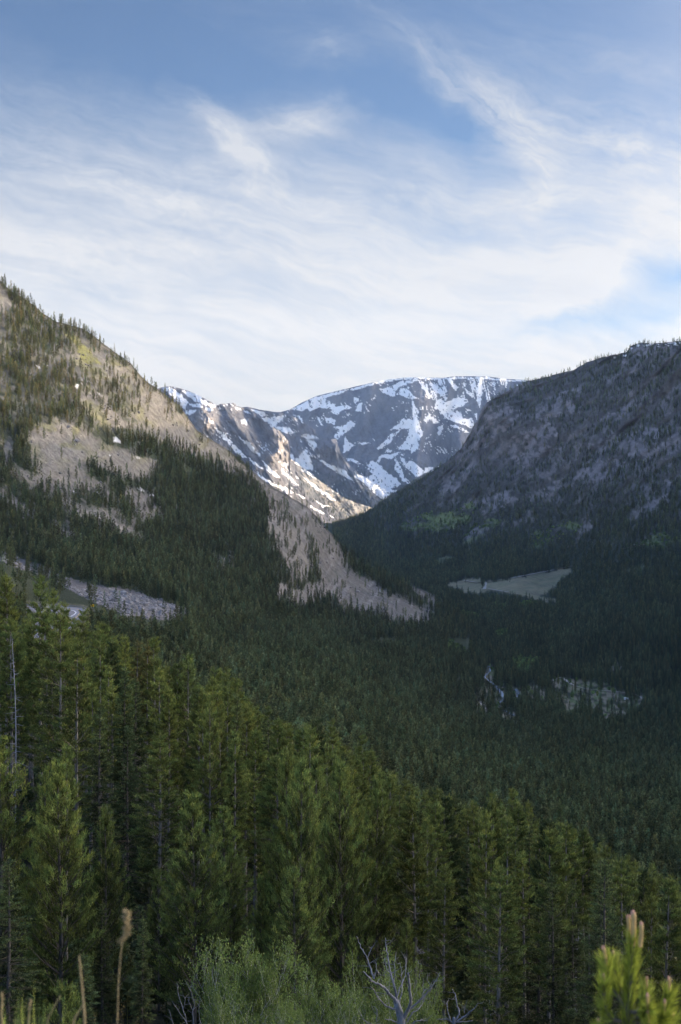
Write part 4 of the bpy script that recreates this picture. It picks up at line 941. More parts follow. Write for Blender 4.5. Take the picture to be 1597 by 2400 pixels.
# ------------------------------------------------------------------ silver dead tree, dead branch, bare shrub
def polytube(mb, L, Y, z0, k, ox, oy, spread, seed):
    """limbs given by where they run in the photograph, each bent towards or away from the viewer"""
    r = np.random.default_rng(seed)
    for pts, w0, w1, dy in L:
        n = len(pts); t = np.linspace(0, 1, n); Yy = Y+dy*t**1.3+r.normal(0, spread, n)*t
        P = np.array([((ox+k*a-CX)/F*Y, yy, (CY-(oy+k*b))/F*Y) for (a, b), yy in zip(pts, Yy)])
        ts = np.linspace(0, n-1, (n-1)*4+1); Q = np.stack([np.interp(ts, np.arange(n), P[:, j]) for j in range(3)], -1)
        for _ in range(2): Q[1:-1] = (Q[:-2]+Q[1:-1]*2+Q[2:])/4
        Q[1:-1] += r.normal(0, .006, Q[1:-1].shape)
        mb.tube(Q, np.linspace(w0, w1, len(Q))*.36*k/F*Y, 7)
        m = len(Q)
        for q in range(max(1, m//3)):
            i = r.integers(m//4, m); d = np.array([r.normal(0, 1), r.normal(0, .7), r.uniform(-.2, 1.2)]); d /= np.linalg.norm(d); l = r.uniform(.05, .30)
            mb.tube([Q[i], Q[i]+d*l*.5+r.normal(0, .02, 3), Q[i]+d*l], [.007, .005, .0025], 3, None, False)
def root_shift(o, loc):
    me = o.data; n = len(me.vertices); co = np.empty(n*3, np.float32); me.vertices.foreach_get('co', co); co = co.reshape(-1, 3)-np.array(loc, np.float32); me.vertices.foreach_set('co', co.ravel())
YS = 30.0
x0 = (948-CX)/F*YS; zg = float(zN(x0, YS))
e = empty('dead_tree', (x0, YS, zg)); tag(e, 'silver grey dead tree with twisted bare limbs in front of the aspens', 'dead tree')
tk = MB(); 
tk.tube([(x0-.05, YS, zg-.2), (x0+.03, YS, (CY-2480)/F*YS), ((500+.3827*1150-CX)/F*YS, YS, (CY-2385)/F*YS), ((500+.3827*1120-CX)/F*YS, YS, (CY-2345)/F*YS)], [.13, .10, .085, .06], 8)
o = tk.build('trunk', M_snagwood, e, True); root_shift(o, (x0, YS, zg))
LIMBS = [([(1140,1480),(1115,1415),(1080,1380),(1050,1340),(1020,1310),(985,1290),(960,1265),(920,1225)],34,9,-.3), ([(985,1290),(960,1220),(940,1165),(905,1120),(880,1050)],17,5,.3), ([(940,1165),(965,1120),(970,1095)],9,4,0), ([(985,1290),(1000,1235),(1000,1205)],12,5,.1), ([(1000,1235),(1020,1270),(1060,1275)],8,3,0),
  ([(1140,1480),(1120,1380),(1105,1320),(1085,1260),(1075,1200),(1065,1140),(1060,1085)],24,6,.5), ([(1105,1320),(1115,1260),(1110,1200),(1125,1150)],10,4,.2), ([(1165,1540),(1205,1450),(1210,1400),(1200,1330),(1195,1270),(1185,1205)],32,17,-.5), ([(1170,1520),(1215,1470),(1280,1420),(1330,1370),(1370,1310),(1395,1265)],22,6,.2), ([(1280,1420),(1290,1370),(1283,1330)],9,4,0),
  ([(1145,1480),(1080,1460),(1040,1430),(1010,1380),(985,1330),(960,1290)],19,5,-.5), ([(1150,1570),(1090,1525),(1045,1495)],16,6,-.4), ([(1160,1590),(1030,1560),(960,1545),(920,1500),(900,1450)],14,4,-.6), ([(1000,1555),(1005,1480),(985,1465)],9,4,0), ([(1125,1400),(1150,1340),(1180,1300),(1190,1235),(1180,1190)],12,4,.6),
  ([(1185,1560),(1215,1500),(1260,1490),(1290,1460),(1300,1400)],14,4,.3), ([(1190,1590),(1250,1545),(1300,1568)],12,4,.1), ([(1085,1260),(1060,1230),(1050,1180)],8,3,.1), ([(1330,1370),(1335,1320),(1345,1290)],7,3,0), ([(1140,1440),(1160,1380),(1160,1300),(1150,1230)],12,4,.4)]
for i, lb in enumerate(LIMBS):
    mb = MB(); polytube(mb, [lb], YS, 0, .3827, 500, 1800, .05, 40+i); o = mb.build('limb', M_snagwood, e, True); root_shift(o, (x0, YS, zg))
YD = 33.0; x1 = (1062-CX)/F*YD; zg1 = float(zN(x1, YD))
e = empty('dead_branch', (x1, YD, zg1)); tag(e, 'curved grey dead branch sticking up past the silver dead tree', 'dead branch')
mb = MB(); mb.tube([(x1, YD, zg1-.1), (x1+.05, YD, (CY-2440)/F*YD), (x1+.02, YD, (CY-2385)/F*YD)], [.06, .05, .035], 7); o = mb.build('stem', M_snagwood, e, True); root_shift(o, (x1, YD, zg1))
for i, lb in enumerate([([(165,1560),(150,1542),(120,1540),(75,1538)],16,6,0), ([(155,1545),(140,1500),(135,1445)],10,4,.1), ([(175,1555),(215,1510),(192,1450),(190,1400),(168,1368)],18,6,.2), ([(180,1560),(215,1540),(270,1490),(300,1470),(317,1435)],18,6,-.1), ([(190,1555),(240,1555),(292,1550)],12,5,0), ([(240,1500),(236,1470)],8,5,0)]):
    mb = MB(); polytube(mb, [lb], YD, 0, .3827, 997, 1800, .03, 70+i); o = mb.build('limb', M_snagwood, e, True); root_shift(o, (x1, YD, zg1))
YB = 39.0; x2 = (440-CX)/F*YB; zg2 = float(zN(x2, YB))
e = empty('bare_shrub', (x2, YB, zg2)); tag(e, 'leafless grey shrub of thin upright twigs beside the aspen thicket', 'shrub')
for i, lb in enumerate([([(1160,2000),(1150,1568),(1120,1480),(1090,1400),(1080,1330)],9,3,.2), ([(1170,2000),(1190,1568),(1180,1480),(1200,1440),(1170,1350),(1145,1290)],10,3,-.2), ([(1150,1900),(1060,1568),(1030,1490)],7,3,.2), ([(1190,1900),(1230,1568),(1215,1480),(1228,1420)],7,3,0), ([(1120,1480),(1140,1420),(1120,1380)],5,2,0), ([(1150,1568),(1100,1500),(1050,1440)],6,2,.1), ([(1180,1480),(1150,1420)],5,2,0)]):
    mb = MB(); polytube(mb, [lb], YB, 0, .3827, 0, 1800, .03, 90+i); o = mb.build('stem', M_snagwood, e, True); root_shift(o, (x2, YB, zg2))

# ------------------------------------------------------------------ plants at the photographer's feet
def P3(px, py, Y): return np.array([(px-CX)/F*Y, Y, (CY-py)/F*Y])
def gnd(px, Y):
    x = (px-CX)/F*Y; return np.array([x, Y, float(zN(x, Y))])
def curve(P, n=14):
    P = np.array(P, float); t = np.linspace(0, len(P)-1, n); Q = np.stack([np.interp(t, np.arange(len(P)), P[:, j]) for j in range(3)], -1)
    for _ in range(3): Q[1:-1] = (Q[:-2]+Q[1:-1]*2+Q[2:])/4
    return Q
def stalk(pts, Y, r0, r1, label, head=None, mat=None, name='dry_grass_stalk', cat='grass stalk', lean=0.):
    b = gnd(pts[0][0], Y+lean); e = empty(name, tuple(b)); tag(e, label, cat)
    Q = curve([b]+[P3(a, c, Y) for a, c in pts], 20)
    mb = MB(); mb.tube(Q, np.linspace(r0, r1, len(Q)), 6); o = mb.build('stem', mat or M_tan, e, True); root_shift(o, b)
    if head:
        r = np.random.default_rng(int(Y*100)); mb = MB(); H = curve([P3(a, c, Y) for a, c in head[0]], 40)
        mb.tube(H, r1*.8, 5)
        for k in range(head[2]):
            p = H[r.integers(0, len(H))]; d = r.normal(0, 1, 3); d[2] = abs(d[2])+.6; d /= np.linalg.norm(d); l = head[1]*r.uniform(.5, 1.1); q = p+d*l
            mb.tube([p, (p+q)/2, q], [.0005, .0011, .0004], 4)
        o = mb.build('seed_head', mat or M_tan, e, True); root_shift(o, b)
    return e
stalk([(273,2400),(277,2317),(281,2260),(285,2215),(292,2200),(297,2185),(297,2165),(299,2142)], 2.05, .0010, .0004, 'tall out of focus grass stalk with a bent tufted seed head', ([(284,2218),(292,2198),(299,2192),(296,2178),(298,2160),(298,2140)], .010, 150))
stalk([(200,2400),(197,2355),(191,2297),(186,2240)], 1.9, .0018, .0009, 'thick straw coloured broken stem beside the tall seed stalk', None, name='dry_plant', cat='dry plant')
stalk([(5,2400),(4,2370),(6,2330)], 2.1, .0014, .001, 'thin brown seeded grass stalk at the frame corner', ([(5,2362),(6,2345),(5,2328)], .004, 40))
stalk([(66,2400),(69,2370),(72,2350)], 2.3, .0013, .0009, 'short brown seeded stalk between the green blades and the little pine', ([(69,2368),(72,2345)], .004, 40))
stalk([(105,2400),(125,2365),(142,2332)], 2.2, .0011, .0007, 'thin slanting brown stalk in front of the little pine')
stalk([(168,2400),(182,2375),(195,2355)], 1.95, .0014, .0008, 'slanting straw coloured stalk leaning on the broken stem')
def grass_tuft(px0, px1, Y, n, top, mat, label, seed):
    r = np.random.default_rng(seed); b = gnd((px0+px1)/2, Y); e = empty('grass_tuft', tuple(b)); tag(e, label, 'grass tuft')
    V = []; T = []
    for k in range(n):
        px = r.uniform(px0, px1); yy = Y+r.uniform(-.25, .25); g = gnd(px, yy); tp = P3(px+r.normal(0, 26), top+r.exponential(28), yy); L = tp-g
        side = np.array([r.normal(0, 1), r.normal(0, 1), 0]); side /= np.linalg.norm(side); w = r.uniform(.004, .007); bend = np.array([r.normal(0, .05), r.normal(0, .05), 0])
        q = len(V)
        for j, t in enumerate((0, .35, .7, 1)):
            c = g+L*t+bend*t*t; V += [c-side*w*(1-t)**.6, c+side*w*(1-t)**.6]
            if j < 3: a = q+2*j; T += [(a, a+1, a+3), (a, a+3, a+2)]
    o = mesh_np('blades', np.array(V), np.array(T), mat, e); root_shift(o, b)
grass_tuft(-60, 60, 2.2, 130, 2325, M_blade, 'yellow green blurred grass blades in the frame corner', 1)
grass_tuft(120, 230, 1.9, 26, 2385, M_tan, 'dry straw blades around the foot of the broken stem', 2)

def needles_mesh(name, axis, n, ln, ang, wid, mat, parent, base, seed, t0=0.0, t1=1.0):
    """needles set around an axis curve, pointing outward and up along it"""
    r = np.random.default_rng(seed); axis = np.array(axis); m = len(axis)
    t = r.uniform(t0, t1, n)*(m-1); i = np.minimum(t.astype(int), m-2); f = (t-i)[:, None]; p = axis[i]*(1-f)+axis[i+1]*f; T = axis[i+1]-axis[i]; T /= np.linalg.norm(T, axis=1)[:, None]
    rnd = r.normal(0, 1, (n, 3)); out = rnd-T*(rnd*T).sum(1)[:, None]; out /= np.linalg.norm(out, axis=1)[:, None]
    a = r.normal(ang, .16, (n, 1)); d = T*np.cos(a)+out*np.sin(a); l = ln*r.uniform(.75, 1.1, (n, 1)); sd = np.cross(d, r.normal(0, 1, (n, 3))); sd /= np.linalg.norm(sd, axis=1)[:, None]
    mid = p+d*l*.55+out*l*.02; tip = p+d*l+T*l*.06
    V = np.stack([p-sd*wid*.6, p+sd*wid*.6, mid+sd*wid*.6, mid-sd*wid*.6, tip], 1).reshape(-1, 3)
    k = np.arange(n)[:, None]*5; Tr = np.concatenate([k+np.array([[0, 1, 2]]), k+np.array([[0, 2, 3]]), k+np.array([[3, 2, 4]])], 0)
    cc = np.repeat(r.uniform(.35, 1.25, (n, 1)), 5, 0)*np.array([1, 1, 1.]); cc[4::5] *= np.array([1.25, 1.15, .8])
    o = mesh_np(name, V, Tr, mat, parent, cc); root_shift(o, base); return o
YP = 2.8
base = gnd(1450, YP); e = empty('pine_sapling', tuple(base)); tag(e, 'out of focus pine sapling with upright orange candles, close to the camera', 'pine sapling')
K = lambda a, b, dy=0.0: P3(997+.3827*a, 1800+.3827*b, YP)+np.array([0, dy, 0])
stem = curve([base, K(1215,2000), K(1225,1700), K(1238,1500), K(1255,1300), K(1270,1080)], 30)
mb = MB(); mb.tube(stem, np.linspace(.012, .0045, len(stem)), 8); o = mb.build('trunk', M_barkdark, e, True); root_shift(o, base)
needles_mesh('needles', stem[12:], 900, .043, .40, .0013, M_sapneedle, e, base, 3)
def candle(a, b, c, d, w, dy=0.0):
    mb = MB(); Q = curve([K(a, b, dy), K((a+c)/2+4, (b+d)/2, dy), K(c, d, dy)], 10); rad = w*.5*.3827/F*YP
    mb.tube(Q, rad*np.array([1, 1.02, 1.05, 1.03, 1, 1, .98, .98, 1.1, .75]), 9); o = mb.build('candle', M_candle, e, True); root_shift(o, base)
    r = np.random.default_rng(int(a+b))
    mb = MB(); 
    for k in range(7):
        q = Q[-1]+r.normal(0, rad*.35, 3); mb.tube([q-np.array([0, 0, rad*1.2]), q+np.array([0, 0, rad*.5])], [rad*.6, rad*.35], 5)
    t = mb.build('candle_tip', M_candletip, o, True); root_shift(t, base)
for args in [(1272,1085,1276,885,32), (1250,1080,1250,915,24,.01), (1308,1085,1318,945,27,-.01)]: candle(*args)
br = [([(1238,1500),(1180,1400),(1125,1290),(1118,1225)],.02, (1120,1232,1104,1115,20)), ([(1232,1560),(1150,1540),(1100,1480),(1078,1350),(1074,1290)],-.03, (1076,1300,1072,1235,18)), ([(1240,1490),(1290,1480),(1320,1450),(1324,1420)],-.05, (1324,1425,1326,1335,22)), ([(1238,1530),(1330,1530),(1420,1510),(1478,1440),(1488,1400)],.0, (1488,1405,1494,1285,19)),
      ([(1238,1510),(1330,1500),(1375,1450),(1385,1420)],.05, (1385,1425,1388,1335,17)), ([(1238,1550),(1360,1570),(1430,1540),(1445,1490)],-.02, (1444,1495,1452,1400,19)), ([(1230,1600),(1290,1620),(1312,1580),(1318,1510)],-.06, (1318,1520,1322,1430,20)), ([(1236,1480),(1210,1380),(1190,1290),(1186,1240)],.06, (1186,1245,1188,1180,16)), ([(1225,1650),(1110,1640),(1050,1600),(1040,1560)],-.04, (1040,1565,1036,1500,18)), ([(1225,1650),(1400,1680),(1500,1640),(1530,1590)],.03, (1530,1595,1536,1530,18))]
for i, (pts, dy, cd) in enumerate(br):
    Q = curve([K(a, b, dy*j/len(pts)*1.5) for j, (a, b) in enumerate(pts)], 14); mb = MB(); mb.tube(Q, np.linspace(.0045, .003, len(Q)), 6); o = mb.build('branch', M_barkdark, e, True); root_shift(o, base)
    needles_mesh('needles', Q, 330, .038, .55, .0012, M_sapneedle, o, base, 20+i, .25, 1.0)
    candle(*cd, dy)
# little pine low in the frame
near(152,2292,13,'young1','little bright young pine at the bottom edge behind the broken stem', .62)

# ------------------------------------------------------------------ highway bend, guard rail, sign
M_asph = flat_mat('asphalt', (.20,.20,.23), .85, .08, 3.0); M_white = flat_mat('white_paint', (.75,.75,.75), .7); M_yel = flat_mat('yellow_paint', (.60,.38,.06), .7); M_steel = flat_mat('galvanised_steel', (.30,.31,.33), .5, .1, 1.0, .6)
ZR = float(world(170., 1440., depthV(np.array(170.), np.array(1440.)))[2])+1.6
def onroad(px, py): Y = ZR*F/(CY-py); return np.array([(px-CX)/F*Y, Y, ZR])
outer = [(40,1421),(90,1419.5),(140,1420),(195,1425),(201,1430),(198,1437),(190,1448),(178,1462),(150,1482),(110,1500),(60,1510)]
inner = [(40,1428),(90,1427),(130,1427.5),(165,1429.5),(174,1431.5),(179,1435),(175,1440),(163,1446),(140,1454),(110,1462),(60,1470)]
def strip(name, A, B, mat, dz, kind='structure', up=0.0):
    n = 40; tt = np.linspace(0, len(A)-1, n); A = np.array(A, float); B = np.array(B, float)
    a = np.stack([np.interp(tt, np.arange(len(A)), A[:, j]) for j in range(A.shape[1])], -1); b = np.stack([np.interp(tt, np.arange(len(B)), B[:, j]) for j in range(B.shape[1])], -1)
    V = np.concatenate([a, b])+np.array([0, 0, dz]); i = np.arange(n-1); Q = np.stack([i, i+1, i+1+n, i+n], -1)
    o = mesh_np(name, V, Q, mat); o['kind'] = kind; return o
OW = [onroad(*p) for p in outer]; IW = [onroad(*p) for p in inner]
strip('road', OW, IW, M_asph, 0)
pull = [(inner[i][0]-22, (inner[i][1]+1444)/2) for i in range(len(inner))]
strip('road_shoulder', IW, [onroad(*p) for p in pull], flat_mat('gravel', (.17,.165,.18), .9, .15, 2.0), -.02)
def line(name, c, w, mat, dz):
    c = np.array(c); t = np.gradient(c, axis=0); nrm = np.stack([t[:, 1], -t[:, 0], 0*t[:, 0]], -1); nrm /= np.linalg.norm(nrm, axis=1)[:, None]
    strip(name, c-nrm*w/2, c+nrm*w/2, mat, dz)
mid = [(np.array(a)*.5+np.array(b)*.5) for a, b in zip(OW, IW)]
line('road_marking', [onroad(*p) for p in inner], .5, M_white, .012)
line('road_marking', mid, .38, M_yel, .012)
# the terrace the bend is built on: a level top with earth banks falling to the hillside all round
ring = [onroad(*p) for p in [(20,1418.5),(90,1417.5),(145,1418),(200,1423),(209,1430),(205,1440),(196,1452),(184,1468),(156,1490),(110,1512),(20,1530)]]
cen = np.mean(ring, axis=0); top = [p-np.array([0, 0, .12]) for p in ring]
def bank(p, k, dz): q = cen+(p-cen)*np.array([k, k, 0]); q[2] = ZR-dz; return q
R1 = [bank(p, 1.10, 4+2*(i % 2)) for i, p in enumerate(ring)]; R2 = [bank(p, 1.45, 26) for p in ring]; R3 = [bank(p, 1.9, 60) for p in ring]
Vv = np.array([cen-np.array([0, 0, .12])]+top+R1+R2+R3); m_ = len(ring); Tt = [(0, 1+i, 1+(i+1) % m_) for i in range(m_)]
for k in range(3):
    for i in range(m_): a_ = 1+k*m_+i; b2 = 1+k*m_+(i+1) % m_; Tt += [(a_, a_+m_, b2+m_), (a_, b2+m_, b2)]
o = mesh_np('embankment', Vv, np.array(Tt), flat_mat('embankment_earth', (.075,.075,.05), .95, .3, 3.0)); o['kind'] = 'structure'
g0 = onroad(100,1421); g1 = onroad(199,1427)
e = empty('guard_rail', tuple(g0)); tag(e, 'grey steel guard rail along the outer edge of the highway bend', 'guard rail')
gp = np.array([onroad(a, b) for a, b in [(60,1420),(100,1420),(140,1420.6),(170,1422.5),(196,1425.5),(202,1430)]])-g0
tt = np.linspace(0, len(gp)-1, 26); GP = np.stack([np.interp(tt, np.arange(len(gp)), gp[:, j]) for j in range(3)], -1)
for dz in (.55, .78):
    mb = MB(); mb.tube(GP+np.array([0, 0, dz]), .11, 6); mb.build('rail', M_steel, e)
for p in GP[::2]:
    mb = MB(); mb.box(p+np.array([0, .15, .38]), (.16, .2, .86)); mb.build('post', M_barkdark, e)
sp = onroad(211, 1428)+np.array([0, 8, -.8])
e = empty('road_sign', tuple(sp)); tag(e, 'yellow warning sign with a black double arrow facing the highway bend', 'road sign')
sw = 8.2/F*sp[1]; shh = 5.4/F*sp[1]; zc = (CY-1419)/F*sp[1]-sp[2]
mb = MB(); mb.box((0, 0, zc), (sw, .06, shh)); mb.build('board', flat_mat('sign_yellow', (.95,.58,.02), .5), e)
mb = MB(); mb.box((0, -.04, zc), (sw*.5, .02, shh*.16)); 
for s in (-1, 1): mb.add([(s*sw*.24, -.045, zc+shh*.26), (s*sw*.24, -.045, zc-shh*.26), (s*sw*.42, -.045, zc), (s*sw*.24, -.03, zc)], [(0, 1, 2), (0, 2, 1)])
mb.build('arrow', flat_mat('sign_black', (.02,.02,.02), .5), e)
for s in (-1, 1):
    mb = MB(); mb.box((s*sw*.3, .08, zc/2), (.1, .08, zc)); mb.build('post', M_steel, e)
near_sh = onroad(212, 1434)
# ------------------------------------------------------------------ stream, tracks and camper on the valley floor
def drape(pts, up): 
    q = np.array([(997+.3827*a, 1250+.3827*b) for a, b in pts]); t = np.linspace(0, len(q)-1, len(q)*5); px = np.interp(t, np.arange(len(q)), q[:, 0]); py = np.interp(t, np.arange(len(q)), q[:, 1])
    W = world(px, py, depthV(px, py)); W[:, 2] += up; return W
M_water = flat_mat('stream_water', (.30,.35,.43), .25, .3, 1.5, 0, .6); M_dirt = flat_mat('track_dirt', (.36,.32,.28), .95, .15, 2.0)
for pts, w_, nm, mt in [([(385,815),(395,850),(360,885),(420,930),(470,985),(478,1020),(440,1055),(480,1090),(530,1115),(575,1135),(640,1165)], 3.4, 'river', M_water), ([(1450,1200),(1462,1250),(1475,1300),(1500,1340)], 4.0, 'river', M_water), ([(555,960),(570,985),(560,1010)], 3.5, 'river', M_water),
   ([(300,1020),(340,1040),(375,1075),(392,1110)], 5.5, 'track', M_dirt), ([(770,910),(830,885),(900,932),(980,958),(1110,970),(1200,978),(1270,985),(1340,1020)], 4.5, 'track', M_dirt), ([(782,680),(800,700),(803,740)], 7, 'track', M_dirt), ([(235,290),(320,305),(450,292),(550,272),(700,243),(905,203)], 7, 'track', M_dirt), ([(370,300),(362,345)], 7, 'track', M_dirt), ([(385,342),(440,352),(510,363)], 7, 'track', M_dirt), ([(1185,840),(1205,820)], 4, 'track', M_dirt), ([(180,905),(200,905)], 5, 'track', M_dirt), ([(1200,100),(1290,85),(1350,70)], 6, 'track', M_dirt)]:
    c = drape(pts, 1.4); t = np.gradient(c, axis=0); nr = np.stack([t[:, 1], -t[:, 0], 0*t[:, 0]], -1); nr /= np.linalg.norm(nr, axis=1)[:, None]; n = len(c)
    wv = w_*(1+.35*fbm(np.arange(n)*.6, np.zeros(n)+w_, 0, 2, 5))[:, None]
    V = np.concatenate([c-nr*wv/2, c+nr*wv/2]); i = np.arange(n-1); o = mesh_np(nm, V, np.stack([i, i+1, i+1+n, i+n], -1), mt); o['kind'] = 'structure'
cp = drape([(1232,1024),(1233,1026)], .9)[0]
e = empty('camper_van', tuple(cp), .25); tag(e, 'white camper van parked on the riverside clearing', 'camper van')
Mv = flat_mat('white_car_paint', (.80,.80,.80), .3, 0, 1, 0, .5); Mg = flat_mat('dark_window', (.03,.035,.045), .15, 0, 1, 0, .6); Mt = flat_mat('tyre_rubber', (.02,.02,.02), .8)
bm = bpy.data.meshes.new('body'); prof = [(-3.3,.45),(-3.35,2.9),(-3.1,3.1),(1.3,3.15),(1.9,2.95),(2.15,2.35),(2.5,1.55),(3.3,1.35),(3.45,.9),(3.4,.45)]
V = [(a, s, b) for s in (-1.1, 1.1) for a, b in prof]; n = len(prof)
bm.from_pydata(V, [], [tuple(range(n)), tuple(range(2*n-1, n-1, -1))]+[(i, i+n, (i+1) % n+n, (i+1) % n) for i in range(n)]); bm.materials.append(Mv); o = bpy.data.objects.new('body', bm); COL.objects.link(o); o.parent = e
for c, d in (((-1.8,-1.12,2.1),(1.1,.03,.6)), ((0,-1.12,2.1),(.9,.03,.6)), ((1.75,-1.12,1.85),(.7,.03,.55)), ((2.36,0,1.95),(.12,1.9,.75))): mb = MB(); mb.box(c, d); mb.build('window', Mg, e)
for a in (-2.1, 2.3):
    for s in (-1, 1): mb = MB(); mb.tube([(a, s*.85, .38), (a, s*1.12, .38)], .38, 14); mb.build('wheel', Mt, e)

# ------------------------------------------------------------------ rocks strewn over the scree
M_rock = leaf_mat('loose_rock', (.32,.30,.29), (.24,.22,.21), .2, 0, .95, True)
for i in range(3):
    r = np.random.default_rng(500+i); import bmesh
    b_ = bmesh.new(); bmesh.ops.create_icosphere(b_, subdivisions=1, radius=.5)
    for v in b_.verts: v.co *= r.uniform(.7, 1.2); v.co.z *= .75
    me = bpy.data.meshes.new('kind_%02d' % (12+i)); b_.to_mesh(me); b_.free(); me.materials.append(M_rock)
    a = me.color_attributes.new('col', 'FLOAT_COLOR', 'POINT'); a.data.foreach_set('color', np.ones(len(me.vertices)*4, np.float32)); PC.objects.link(bpy.data.objects.new('kind_%02d' % (12+i), me))
PR1, a1, b1 = scatter(shV, lambda px, py: polys(px, py, BAND, 4, 14, 8)*1.0, lambda Y: 3.0+0*Y)
PR2, a2, b2 = scatter(shL, lambda px, py: (polys(px, py, LEFT_BARE, 5, 18, 4) | polys(px, py, BAND, 4, 14, 8))*sstep(-.1, .4, fbm(px/20, py/14, 0, 3, 181))*1.0, lambda Y: 6.0+0*Y)
PRk = np.vstack([PR1, PR2]); n = len(PRk); sz = .5+RNG.exponential(.9, n)
forest('loose_rocks', PRk, RNG.integers(12, 15, n), sz, sz*RNG.uniform(.9, 1.5, n), np.ones((n, 3))*RNG.uniform(.5, .95, (n, 1)), 'grey boulders strewn over the scree slopes and the boulder band')
SKYM = (1.08,1.14,1.30); CLOUD_HI = (5.8,6.2,7.0); CLOUD_LO = (7.9,7.95,8.15); SKY_STR = .1; SUN_STR = 4.8; HAZE = 1.6e-5; OVER = 1.9; REAR = 1.5; GLOWC = (310, 265, 205)
# ------------------------------------------------------------------ sky, sun, haze, camera
SUN_EL, SUN_AZ = R(13.0), R(60.0)          # azimuth from +Y (view direction) towards +X
w = bpy.data.worlds.new("World"); scene.world = w; w.use_nodes = True; w.node_tree.nodes.clear(); N = NT(w.node_tree)
sky = N.new('ShaderNodeTexSky', sky_type='NISHITA', sun_disc=False, sun_elevation=SUN_EL, sun_rotation=SUN_AZ, altitude=2200, air_density=1.0, dust_density=.6, ozone_density=1.6)
tc = N.new('ShaderNodeTexCoord').outputs['Generated']
d = N.new('ShaderNodeSeparateXYZ', {0: tc}).outputs
ady = N.m('MAXIMUM', N.m('ABSOLUTE', d[1]), .08)
X = N.m('ADD', N.m('MULTIPLY', N.m('DIVIDE', d[0], ady), 3.333), .7985)      # thousands of photo pixels, from the direction alone
Yp = N.m('SUBTRACT', 1.2, N.m('MULTIPLY', N.m('DIVIDE', d[2], ady), 3.333))
P0 = N.new('ShaderNodeCombineXYZ', {0: X, 1: Yp}).outputs[0]
wn = N.new('ShaderNodeTexNoise', {'Vector': P0, 'Scale': 3.2, 'Detail': 3.0, 'Roughness': .5}).outputs['Color']
wv = N.new('ShaderNodeVectorMath', {0: wn, 1: (.5, .5, .5)}, operation='SUBTRACT').outputs[0]
P1 = N.new('ShaderNodeVectorMath', {0: wv, 1: (.22, .12, 0), 2: P0}, operation='MULTIPLY_ADD').outputs[0]
wn2 = N.new('ShaderNodeTexNoise', {'Vector': P0, 'Scale': 16.0, 'Detail': 4.0, 'Roughness': .6}).outputs['Color']
wv2 = N.new('ShaderNodeVectorMath', {0: wn2, 1: (.5, .5, .5)}, operation='SUBTRACT').outputs[0]
P2 = N.new('ShaderNodeVectorMath', {0: wv2, 1: (.05, .04, 0), 2: P1}, operation='MULTIPLY_ADD').outputs[0]
def blob(x, y, ang, a, b, wgt, src=None):
    mp = N.new('ShaderNodeMapping', {'Vector': src or P2, 'Location': (x, y, 0), 'Rotation': (0, 0, R(ang)), 'Scale': (a*1.45, b*1.5, 1)}, vector_type='TEXTURE').outputs[0]
    g = N.new('ShaderNodeTexGradient', {'Vector': mp}, gradient_type='QUADRATIC_SPHERE').outputs[1]
    return N.m('MULTIPLY', g, wgt)
def total(L):
    r = L[0]
    for x in L[1:]: r = N.m('ADD', r, x)
    return r
def streak(ang, sx, sy, detail=5, rough=.6, src=None, dist=0.0):
    """filaments running along ang (downwards to the right), sx and sy cycles per unit along and across"""
    mp = N.new('ShaderNodeMapping', {'Vector': src or P1, 'Rotation': (0, 0, R(ang)), 'Scale': (1/sx, 1/sy, 1)}, vector_type='TEXTURE').outputs[0]
    return N.noise(mp, 1.0, detail, rough, dist)
s1 = streak(14, 2.2, 15, 6, .62); s2 = streak(38, 4.0, 24, 7, .66, P2); s3 = streak(18, 13, 30, 6, .62, P2); s4 = streak(4, 1.3, 4.5, 4); s5 = streak(-12, 3.5, 16, 7, .66, P2)
ramp = N.new('ShaderNodeValToRGB', {0: N.m('DIVIDE', N.m('ADD', Yp, N.m('MULTIPLY', N.m('SUBTRACT', s4, .5), .16)), 1.2)})
cr = ramp.color_ramp; cr.interpolation = 'B_SPLINE'
for p, v in ((0, .02), (.14, .08), (.24, .26), (.34, .52), (.46, .84), (.66, .97)):
    e = cr.elements[0] if p == 0 else cr.elements[-1] if p == .66 else cr.elements.new(p)
    e.position = p; e.color = (v, v, v, 1)
veil = N.new('ShaderNodeSeparateColor', {0: ramp.outputs[0]}).outputs[0]
lows = total([blob(.45,.15, 14, .50,.13, -.22), blob(1.12,.31, 35, .14,.09, -.45), blob(.93,.24, 10, .22,.10, -.30), blob(1.60,.65, -14, .24,.085, -.95), blob(1.32,.765, -4, .30,.042, -.62), blob(1.55,.75, -10, .22,.07, -.40), blob(1.05,.54, 5, .30,.06, -.22), blob(.25,.69, 3, .30,.05, -.14), blob(.85,.70, 0, .3,.04, -.10), blob(1.38,.52, 8, .10,.06, -.25)])
hi1 = total([blob(.49,.285, 47, .14,.040, .80), blob(.565,.35, 55, .12,.05, .60), blob(.63,.39, 42, .10,.04, .35), blob(1.00,.13, 36, .24,.055, .40), blob(1.15,.235, 36, .18,.070, .60), blob(1.24,.36, 62, .15,.075, .75), blob(1.17,.27, 50, .1,.05, .3), blob(.12,.30, 20, .35,.07, .12), blob(.28,.345, 30, .07,.03, .30)])
